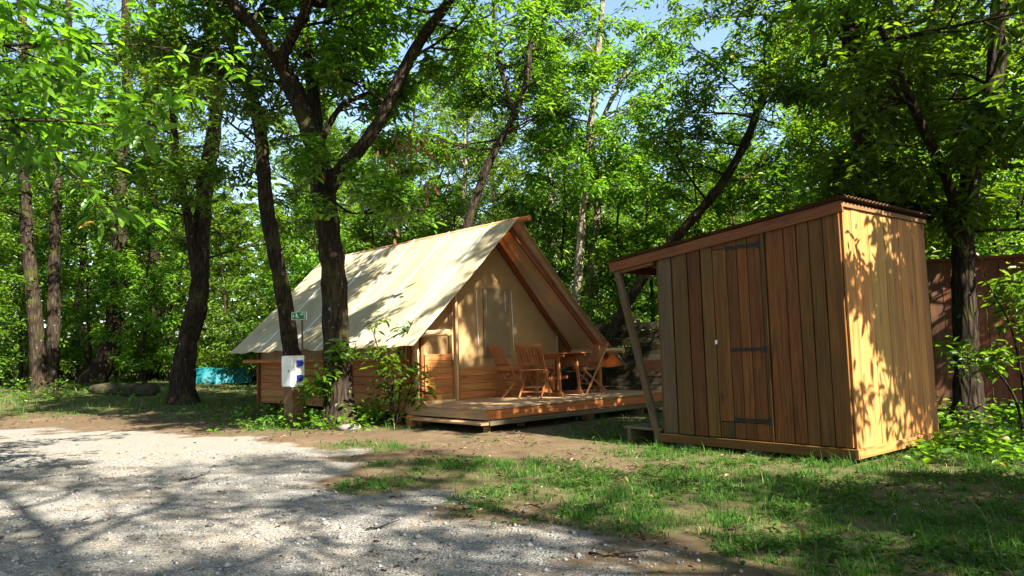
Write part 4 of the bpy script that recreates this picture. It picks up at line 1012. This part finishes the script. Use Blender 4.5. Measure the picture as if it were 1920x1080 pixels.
kinds = [generic('tall', 101, 13.0, 0.20, 0.22, 22, 3.5, CG, 5, 0.155, 'tall full-crowned broadleaf tree in the woodland beyond the tent'),
         generic('slim', 102, 11.5, 0.14, 0.15, 20, 2.7, CG, 5, 0.15, 'slim open-crowned broadleaf tree in the woodland beyond the tent', bark='barkpale'),
         generic('low', 103, 9.0, 0.15, 0.12, 20, 3.0, CG, 5, 0.15, 'shorter bushy broadleaf tree with low boughs in the woodland beyond'),
         generic('young', 104, 5.5, 0.06, 0.10, 16, 1.7, dict(levels=3, kids=(6, 5), ros=3, minl=0.3, flat=0.6), 5, 0.145, 'young leafy tree in the undergrowth between the trunks')]
def bush(seed, H, R, n, label):
    rng = random.Random(seed); acc = Acc(); tr = []
    for i in range(n):
        a = rng.uniform(0, 2 * pi); d = vnorm((cos(a) * 0.5, sin(a) * 0.5, 1.0))
        grow(acc, rng, (rng.gauss(0, .15), rng.gauss(0, .15), -0.05), d, H * rng.uniform(0.6, 1.0), 0.02, 1, dict(levels=3, kids=(7, 5), ros=3, minl=0.3, flat=0.6, trop=(0.05, 0.0, -0.03)))
    return finish_tree('shrub', None, acc, (0, 0, 0), label, 'shrub', seed, 5, 0.125, 'leafbg', 'bark', 'undergrowth shrubs')
bushes = [bush(201, 2.2, 1.2, 9, 'dense green shrub in the woodland undergrowth'), bush(202, 1.4, 0.9, 8, 'low spreading shrub in the woodland undergrowth')]
used = set()
def place(proto, x, y, rz, s, label=None):
    if id(proto) in used: o = copy_tree(proto)
    else: o = proto; used.add(id(proto))
    o.location = (x, y, float(height(x, y)) - 0.02); o.rotation_euler = (0, 0, rz); o.scale = (s, s, s * (0.92 + 0.16 * RP.random()))
    if label: o['label'] = label
    return o
RP = random.Random(77)
def zone(px):
    for lim, t in ((60, 'beyond the two-stemmed chestnut'), (230, 'beyond the mossy boulders'), (340, 'beyond the straight dark trunk'), (470, 'behind the turquoise tarpaulin'), (640, 'behind the far end of the tent'), (830, 'behind the middle of the tent roof'),
                   (1000, 'behind the tent ridge end'), (1130, 'beyond the pale double-stemmed tree'), (1290, 'beyond the low slat fence'), (1450, 'behind the low end of the shed'), (1600, 'behind the shed door'), (1740, 'behind the tall end of the shed'), (9999, 'behind the plank fence')):
        if px < lim: return t
KW = ['tall full-crowned broadleaf tree', 'slim open-crowned broadleaf tree', 'shorter bushy broadleaf tree', 'young leafy tree']
# rows of trees behind (px column, depth, kind, scale)
ROWS = [(-120, 24, 0, 1), (30, 27, 2, 1), (150, 31, 0, 1), (265, 28, 2, 1.05), (390, 29, 2, .8), (560, 25, 2, .95), (640, 29, 1, 1.05), (720, 26, 2, 1), (800, 30, 0, 1),
        (880, 26, 1, 1), (960, 29, 2, 1), (1020, 25, 1, .95), (1150, 27, 2, 1.05), (1240, 23, 2, .75), (1330, 26, 2, .8), (1420, 22, 2, .75), (1500, 25, 0, .95), (1590, 20, 2, 1), (1700, 22, 0, .95),
        (1790, 18, 2, 1), (1880, 21, 0, .95), (1990, 17, 2, 1), (2080, 21, 0, 1), (-30, 33, 1, 1.1), (330, 36, 0, 1.1), (600, 37, 2, 1.2), (880, 36, 0, 1.05), (1060, 36, 2, 1.2), (1200, 34, 2, .95), (1400, 33, 2, 1.0), (1640, 31, 0, 1)]
for (px, Y, k, s) in ROWS:
    p = aty(px, 660, Y); place(kinds[k], p[0] + RP.uniform(-.6, .6), Y, RP.uniform(0, 6.28), s, KW[k] + (' deep in the wood ' if Y > 30.5 else ' ') + zone(px))
for (px, Y, s) in ((20, 22, 1), (140, 24, 1.1), (250, 22, .9), (330, 24, 1), (430, 25, 1.1), (520, 22, 1), (600, 20, .9), (690, 21, 1), (770, 22, 1.1), (860, 20, 1), (960, 21, .9), (1030, 21, 1.1), (1150, 19.5, 1), (1230, 20, 1.1), (1310, 18, 1),
                   (1400, 18, 1.1), (1480, 17, 1), (1560, 16, 1.1), (1660, 15, 1), (1750, 14, 1.1), (1850, 13.5, 1), (1950, 13, 1.1), (-60, 20, 1)):
    p = aty(px, 660, Y); place(kinds[3], p[0] + RP.uniform(-.4, .4), Y, RP.uniform(0, 6.28), s * RP.uniform(.9, 1.15), KW[3] + ' in the undergrowth ' + zone(px))
for i in range(46):
    px = -60 + 2040 * (i + RP.random()) / 46; Y = RP.uniform(23, 30) if px < 1000 else RP.uniform(18.5, 26)
    p = aty(px, 660, Y); place(bushes[i % 2], p[0], Y, RP.uniform(0, 6.28), RP.uniform(.8, 1.3), ['dense upright green shrub', 'low spreading green shrub'][i % 2] + ' in the undergrowth ' + zone(px))
# trees of the camp beside and behind the photographer (they shade the clearing)
HI = dict(levels=3, kids=(7, 5), ros=2, minl=0.45, flat=0.7)
shade_kind = [generic('canopy', 105, 16.0, 0.22, 0.52, 17, 4.0, HI, 4, 0.185, 'tall high-crowned chestnut tree shading the gravel clearing', 'leaf', 0.25, 'chestnut_tree'),
              generic('canopy', 106, 14.5, 0.19, 0.50, 16, 3.7, HI, 4, 0.185, 'tall high-crowned chestnut tree shading the gravel clearing', 'leaf', 0.25, 'chestnut_tree'),
              generic('canopy', 107, 11.5, 0.19, 0.36, 22, 3.7, dict(levels=3, kids=(7, 6), ros=3, minl=0.4, flat=0.7), 8, 0.20, 'broad-crowned chestnut tree standing beside the bright end wall of the shed', 'leaf', 0.2, 'chestnut_tree')]
SHADE = [(6.7, 6.7, 2, 1.0), (2.5, -1.0, 1, .78), (6.5, -2.4, 0, .78), (10.4, -5.6, 1, .8), (0.8, -4.4, 1, .8), (4.4, -5.4, 0, .8), (-4.6, -3.4, 1, .9), (8.6, -7.4, 0, .85), (-5.8, 0.4, 0, .9), (8.3, -0.8, 2, .70)]
# unseen dense trees added on the clearing's open side to cut sky light
for (x, y, k) in ((-9.5, -5.5, 0), (-12.5, -1.0, 2), (-13.5, 4.5, 0), (-5.5, -9.0, 0), (-16, 9, 0), (-1, -12.5, 2), (-9, -12, 0), (-17, -6, 0), (15, 3, 0), (17, 9, 0)):
    place(kinds[k], x, y, RP.uniform(0, 6.28), 1.0, ['tall full-crowned broadleaf tree', '', 'shorter bushy broadleaf tree'][k] + ' added out of view at the open edge of the gravel clearing')
for (x, y, k, s) in SHADE:
    o = place(shade_kind[k], x, y, RP.uniform(0, 6.28), s); o['group'] = 'high chestnuts round the clearing'
    if k == 2 and y < 5: o['label'] = 'dense low-crowned chestnut tree shading the grass before the shed'

# --- saplings and weeds near by
def sapling(label, base_px, stems, seed, n, L, k=6, size=0.16, Yb=None, mat='leaf', t0=0.3):
    rng = random.Random(seed); acc = Acc()
    B = ghit(*base_px) if Yb is None else np.array([*aty(base_px[0], base_px[1], Yb)[:2], 0.0])
    if Yb is not None: B[2] = float(height(B[0], B[1]))
    tr = []
    for px, dy in stems:
        s = stem(px, float(B[1]), 0.018, 0.006, 1, dy); tr.append(s)
        sprout(acc, rng, s[0], t0, 1.0, n, L, 0.006, dict(levels=2, kids=(4,), ros=3, minl=0.18, flat=0.5), 0.15)
    return finish_tree('chestnut_sapling', tr, acc, B, label, 'sapling', seed, k, size, mat, 'bark', None, sides=6)
sapling('bushy chestnut sapling growing against the front tent post', (745, 800), [([(735, 805), (730, 740), (705, 640), (690, 600)], 0.1), ([(742, 805), (752, 720), (760, 640), (775, 600)], -0.1), ([(738, 805), (735, 720), (725, 660)], -0.3), ([(745, 800), (765, 740), (785, 690)], -0.3)], 301, 3, 0.24, 3)
sapling('leggy chestnut sapling sprouting between the two big trunks', (600, 800), [([(602, 805), (610, 740), (625, 690)], -0.4), ([(640, 805), (655, 700), (668, 640)], -0.35)], 302, 3, 0.30, 5)
sapling('chestnut sapling with bright sprays before the plank fence', (1890, 800), [([(1925, 815), (1915, 700), (1890, 600), (1840, 515)], -0.2), ([(1925, 815), (1930, 700), (1925, 600), (1910, 510)], 0), ([(1920, 815), (1900, 740), (1850, 680), (1805, 670)], -0.3), ([(1925, 815), (1935, 760), (1900, 660)], -0.2)], 303, 3, 0.26, 5, 0.14, 8.9, 'leaf', 0.6)
# overhanging bough near the photographer, from a trunk just outside the frame
def bough():
    rng = random.Random(61); acc = Acc()
    B = np.array([-6.6, 6.4, 0.0]); B[2] = float(height(B[0], B[1]))
    tr = [([tuple(p) for p in smooth_line([B + [0, 0, -.1], B + [0.1, 0, 2.0], B + [0.05, 0.1, 4.5], B + [0.3, 0, 7.5], B + [0.2, .2, 10]], 6)], list(np.linspace(0.26, 0.08, 25)))]
    cfg = dict(levels=3, kids=(6, 5), ros=3, minl=0.3, flat=0.5)
    for (px, py, Y, z0) in ((120, 60, 6.4, 3.2), (60, 130, 6.0, 2.9), (200, 30, 6.8, 3.6), (190, 190, 6.2, 3.0), (310, 20, 7.2, 4.0)):
        tgt = aty(px, py, Y); st_ = B + np.array([0.1, 0, z0]); d = tgt - st_; ln = float(np.linalg.norm(d))
        grow(acc, rng, tuple(st_), vnorm(tuple(d)), ln, 0.03, 1, dict(cfg, trop=(0.0, -0.01, -0.04), wob=0.07))
    sprout(acc, rng, tr[0][0], 0.62, 1.0, 10, 2.6, 0.03, CFG, 0.2, (-0.2, 0.3, 0.1))
    finish_tree('chestnut_tree', tr, acc, B, 'chestnut tree whose bright bough hangs over the gravel clearing', 'tree', 62, 5, 0.18, group=GRP_T)
bough()
def side_bough():
    rng = random.Random(63); acc = Acc(); B = np.array([7.4, 4.9, 0.0]); B[2] = float(height(B[0], B[1]))
    tr = [([tuple(p) for p in smooth_line([B + [0, 0, -.1], B + [-.05, 0, 1.6], B + [-.1, 0.1, 3.4], B + [-.2, .2, 5.4]], 6)], list(np.linspace(0.13, 0.03, 19)))]
    cfg = dict(levels=3, kids=(6, 5), ros=3, minl=0.25, flat=0.5, trop=(0.0, -0.01, -0.05), wob=0.08)
    for tgt, z0 in (((5.2, 6.1, 3.5), 3.0), ((5.6, 6.5, 3.9), 3.3), ((5.0, 5.6, 3.2), 2.8), ((5.9, 5.6, 4.2), 3.6), ((5.3, 6.6, 3.2), 2.7)):
        st_ = B + np.array([-.1, 0, z0]); d = np.array(tgt) - st_
        grow(acc, rng, tuple(st_), vnorm(tuple(d)), float(np.linalg.norm(d)), 0.02, 1, cfg)
    sprout(acc, rng, tr[0][0], 0.6, 1.0, 7, 1.3, 0.02, cfg, 0.3)
    finish_tree('chestnut_tree', tr, acc, B, 'slender young chestnut whose sprays shade the end wall of the shed', 'tree', 64, 5, 0.17, group=GRP_T)
side_bough()

# ------------------------------------------------------------------ far woodland
def far_wood():
    rs = np.random.RandomState(9); n = 9000
    ang = rs.uniform(-radians(62), radians(62), n); R = rs.uniform(42, 62, n)
    x = R * np.sin(ang); y = R * np.cos(ang); top = 7.5 + 8 * fbm(ang * 9 + 50, R * 0.06, 3)
    z = rs.beta(1.3, 1.1, n) * top
    pos = np.stack([x, y, z], 1)
    V, Q, t = leaf_arrays(pos, np.zeros((n, 3)), rs, 7, 0.62, width=0.6, spread=0.7, up_jit=0.8)
    o = link('far_wood', np_mesh('far_wood', V, Q, 'leafbg', t)); tag(o, 'distant mass of green woodland foliage', 'woodland', kind='stuff')
far_wood()

# ------------------------------------------------------------------ gravel stones, grass, weeds, leaf litter
def scatter(n, seed, ymax=12.0, xr=0.78, ymin=2.6, power=1.0):
    rs = np.random.RandomState(seed)
    y = ymin + (ymax - ymin) * rs.random(n) ** power; x = rs.uniform(-1, 1, n) * (y * xr + 0.4); return rs, x, y
def stones():
    rs, x, y = scatter(52000, 401, 9.5, power=1.2); g = gravel_mask(x, y); keep = rs.random(len(x)) < g * 0.9 + 0.03; x, y = x[keep], y[keep]; n = len(x)
    s = rs.lognormal(math.log(0.0058), 0.52, n); s = np.clip(s, 0.003, 0.032)
    base = np.array([[1, 0, 0], [0, 1, 0], [-1, 0, 0], [0, -1, 0], [0, 0, 0.75], [0, 0, -0.5]], float)
    V = base[None] * s[:, None, None] * rs.uniform(0.65, 1.3, (n, 6, 1)); a = rs.uniform(0, 2 * pi, n); c, d = np.cos(a)[:, None], np.sin(a)[:, None]
    X = V[:, :, 0] * c - V[:, :, 1] * d + x[:, None]; Y = V[:, :, 0] * d + V[:, :, 1] * c + y[:, None]; Z = V[:, :, 2] + (height(x, y) + s * 0.25)[:, None]
    b = (np.arange(n) * 6)[:, None]; tri = np.concatenate([b + np.array([t]) for t in ([0, 1, 4], [1, 2, 4], [2, 3, 4], [3, 0, 4], [1, 0, 5], [2, 1, 5], [3, 2, 5], [0, 3, 5])])
    o = link('gravel', np_mesh('gravel', np.stack([X, Y, Z], -1).reshape(-1, 3), None, 'pebble', np.repeat(rs.random(n), 6), tri)); tag(o, 'loose grey gravel strewn over the clearing', 'gravel', kind='stuff')
stones()
def blades(x, y, rs, h, w, lean=0.5):
    n = len(x); a = rs.uniform(0, 2 * pi, n); ld = rs.uniform(0.1, 1, n) * lean
    dx, dy = np.cos(a) * ld, np.sin(a) * ld; px, py = -np.sin(a + rs.normal(0, .5, n)), np.cos(a + rs.normal(0, .5, n))
    z = height(x, y) - 0.004
    def P(f, off, wf):
        return np.stack([x + dx * h * f ** 1.7 + px * w * wf * off, y + dy * h * f ** 1.7 + py * w * wf * off, z + h * (f - 0.25 * ld * f * f)], 1)
    V = np.stack([P(0, -1, 1), P(0, 1, 1), P(.55, 1, .8), P(.55, -1, .8), P(1, 0, 0)], 1).reshape(-1, 3)
    b = (np.arange(n) * 5)[:, None]
    return V, b + np.array([[0, 1, 2, 3]]), b + np.array([[3, 2, 4]]), np.repeat(np.clip(rs.beta(2, 2.4, n) + (rs.random(n) < .05) * .4, 0, 1), 5)
def grass():
    Vs, Qs, Ts, C = [], [], [], []; off = 0
    for (n, seed, ymax, ymin, h0, w0, pw) in ((420000, 411, 10.5, 2.7, 0.046, 0.0024, 1.2), (70000, 412, 26.0, 9.5, 0.10, 0.006, 1.0)):
        rs, x, y = scatter(n, seed, ymax, 0.80, ymin, pw)
        tx = x + (vnoise(x * 11, y * 11, 3) - .5) * 0.12; ty = y + (vnoise(x * 11 + 7, y * 11, 4) - .5) * 0.12; x, y = tx, ty
        g = grass_mask(x, y); tuft = fbm(x * 7, y * 7, 61, 2)
        keep = rs.random(len(x)) < np.clip((g - 0.15) * 1.3, 0, 1) * (0.12 + 0.88 * sstep(0.38, 0.62, tuft))
        # nothing grows under the deck, the tent or the shed
        q = np.stack([x - T0[0], y - T0[1]], 1); a_ = q @ tv[:2]; b_ = q @ tu[:2]; keep &= ~((a_ > 0.1) & (a_ < 4.2) & (b_ > 0.15) & (b_ < 7.8))
        q = np.stack([x - SHED_A[0], y - SHED_A[1]], 1); a_ = q @ sx[:2]; b_ = q @ sy[:2]; keep &= ~((a_ > -0.05) & (a_ < D_SH) & (b_ > -0.05) & (b_ < W_SH + .5))
        x, y, g = x[keep], y[keep], g[keep]
        h = h0 * rs.lognormal(-0.25, 0.45, len(x)) * (0.45 + 0.9 * g) * (0.6 + 0.8 * fbm(x * 1.3, y * 1.3, 66, 2)); w = w0 * rs.uniform(0.7, 1.3, len(x))
        lush = sstep(5.0, 6.2, x) * sstep(9.9, 9.0, y) * sstep(7.2, 8.0, y); h = h * (1 + 1.3 * lush)
        V, Q, T_, t = blades(x, y, rs, h, w, 1.25)
        Vs.append(V); Qs.append(Q + off); Ts.append(T_ + off); C.append(t); off += len(V)
    o = link('grass', np_mesh('grass', np.vstack(Vs), np.vstack(Qs), 'grass', np.concatenate(C), np.vstack(Ts))); tag(o, 'thin tufted grass growing over bare earth', 'grass', kind='stuff')
grass()
def weeds():
    rs = np.random.RandomState(431); P = []
    for (px, py, rx, ry, n, hz) in ((560, 800, .55, .35, 90, .22), (650, 800, .75, .35, 110, .3), (745, 790, .5, .35, 150, .45), (780, 785, .25, .25, 60, .25), (480, 780, .9, .5, 90, .2), (1800, 800, .5, .4, 80, .3), (1880, 800, .6, .5, 110, .3), (1810, 845, .6, .35, 60, .10), (1740, 845, .5, .3, 50, .1), (1900, 850, .6, .4, 80, .14),
                                    (30, 738, 1.5, .8, 120, .4), (130, 745, 1.5, .6, 60, .2)):
        c = ghit(px, py); a = rs.normal(0, 1, (n, 2)) * [rx, ry]
        x = c[0] + a[:, 0]; y = c[1] + a[:, 1]; q = np.stack([x - T0[0], y - T0[1]], 1); ok = ~(((q @ tv[:2]) > 0.05) & ((q @ tu[:2]) > 0.05))
        q = np.stack([x - SHED_A[0], y - SHED_A[1]], 1); ok &= ~(((q @ sx[:2]) > -.08) & ((q @ sx[:2]) < D_SH + .1) & ((q @ sy[:2]) > -.12) & ((q @ sy[:2]) < 3))
        z = height(x, y) + rs.uniform(0.03, 1, n) * hz * np.exp(-(a[:, 0] / rx) ** 2 * .3)
        P.append(np.stack([x, y, z], 1)[ok])
    P = np.vstack(P); V, Q, t = leaf_arrays(P, np.tile([0, 0, .3], (len(P), 1)), rs, 6, 0.10, width=0.5, spread=0.05, droop=0.1)
    o = link('ground_plants', np_mesh('ground_plants', V, Q, 'leaf', t)); tag(o, 'leafy weeds and ground cover at the feet of trees and fence', 'weeds', kind='stuff')
weeds()
def clover():
    rs, x, y = scatter(26000, 451, 11, 0.78, 2.7, 1.2)
    g = grass_mask(x, y); keep = rs.random(len(x)) < np.clip((g - .2) * 1.2, 0, 1) * sstep(.45, .7, fbm(x * 2.1, y * 2.1, 87)); x, y = x[keep], y[keep]
    q = np.stack([x - T0[0], y - T0[1]], 1); ok = ~(((q @ tv[:2]) > 0.05) & ((q @ tu[:2]) > 0.05))
    q = np.stack([x - SHED_A[0], y - SHED_A[1]], 1); ok &= ~(((q @ sx[:2]) > -.08) & ((q @ sx[:2]) < D_SH + .1) & ((q @ sy[:2]) > -.12) & ((q @ sy[:2]) < 3))
    x, y = x[ok], y[ok]; n = len(x); P = np.stack([x, y, height(x, y) + rs.uniform(.01, .045, n)], 1)
    V, Q, t = leaf_arrays(P, np.tile([0, 0, .2], (n, 1)), rs, 4, 0.034, width=0.6, spread=0.006, droop=0.05)
    o = link('clover', np_mesh('clover', V, Q, 'grass', t)); tag(o, 'small broad-leaved weeds among the thin grass', 'weeds', kind='stuff')
clover()
for i, (pa, pb) in enumerate((((1100, 1042), (1190, 1052)), ((690, 1000), (735, 990)), ((1350, 1000), (1400, 992)), ((330, 905), (372, 898)))):
    A_, B_ = gz(*pa), gz(*pb); rng = random.Random(900 + i); pts = []
    for k in range(6):
        p = A_ + (B_ - A_) * k / 5 + np.array([rng.gauss(0, .02), rng.gauss(0, .02), 0]); pts.append((p[0], p[1], float(height(p[0], p[1])) + 0.008 + .008 * (k % 2)))
    acc_ = [(pts, list(np.linspace(0.008, 0.003, 6)))]
    m_ = pts[3]; side_ = [(m_[0] + (B_[0] - A_[0]) * f + f * .08, m_[1] + (B_[1] - A_[1]) * f + f * .12, m_[2] + .03 * f) for f in (0, .25, .5)]
    acc_.append((side_, [0.004, 0.003, 0.002]))
    o = link('fallen_twig', tubes_mesh('fallen_twig', acc_, 'bark', 5, (A_[0], A_[1], 0)), None, (A_[0], A_[1], 0))
    tag(o, ['long thin fallen twig among leaf litter at the gravel edge', 'short fallen twig lying on the gravel', 'short fallen twig in the grass before the shed', 'small fallen twig on the gravel toward the trees'][i], 'twig')
def litter():
    rs, x, y = scatter(14000, 441, 17, 0.78, 2.7, 1.3)
    cl = fbm(x * 1.3, y * 1.3, 81); keep = rs.random(len(x)) < sstep(.42, .68, cl) * (1 - 0.95 * gravel_mask(x, y)) + 0.02; x, y = x[keep], y[keep]; n = len(x)
    pos = np.stack([x, y, height(x, y) + 0.012], 1)
    V, Q, t = leaf_arrays(pos, np.zeros((n, 3)), rs, 1, 0.058, width=0.4, droop=0.0, spread=0.002, up_jit=0.3, fold=0.3)
    o = link('leaf_litter', np_mesh('leaf_litter', V, Q, 'litter', t)); tag(o, 'scattered dry fallen leaves on the bare earth', 'leaf litter', kind='stuff')
litter()
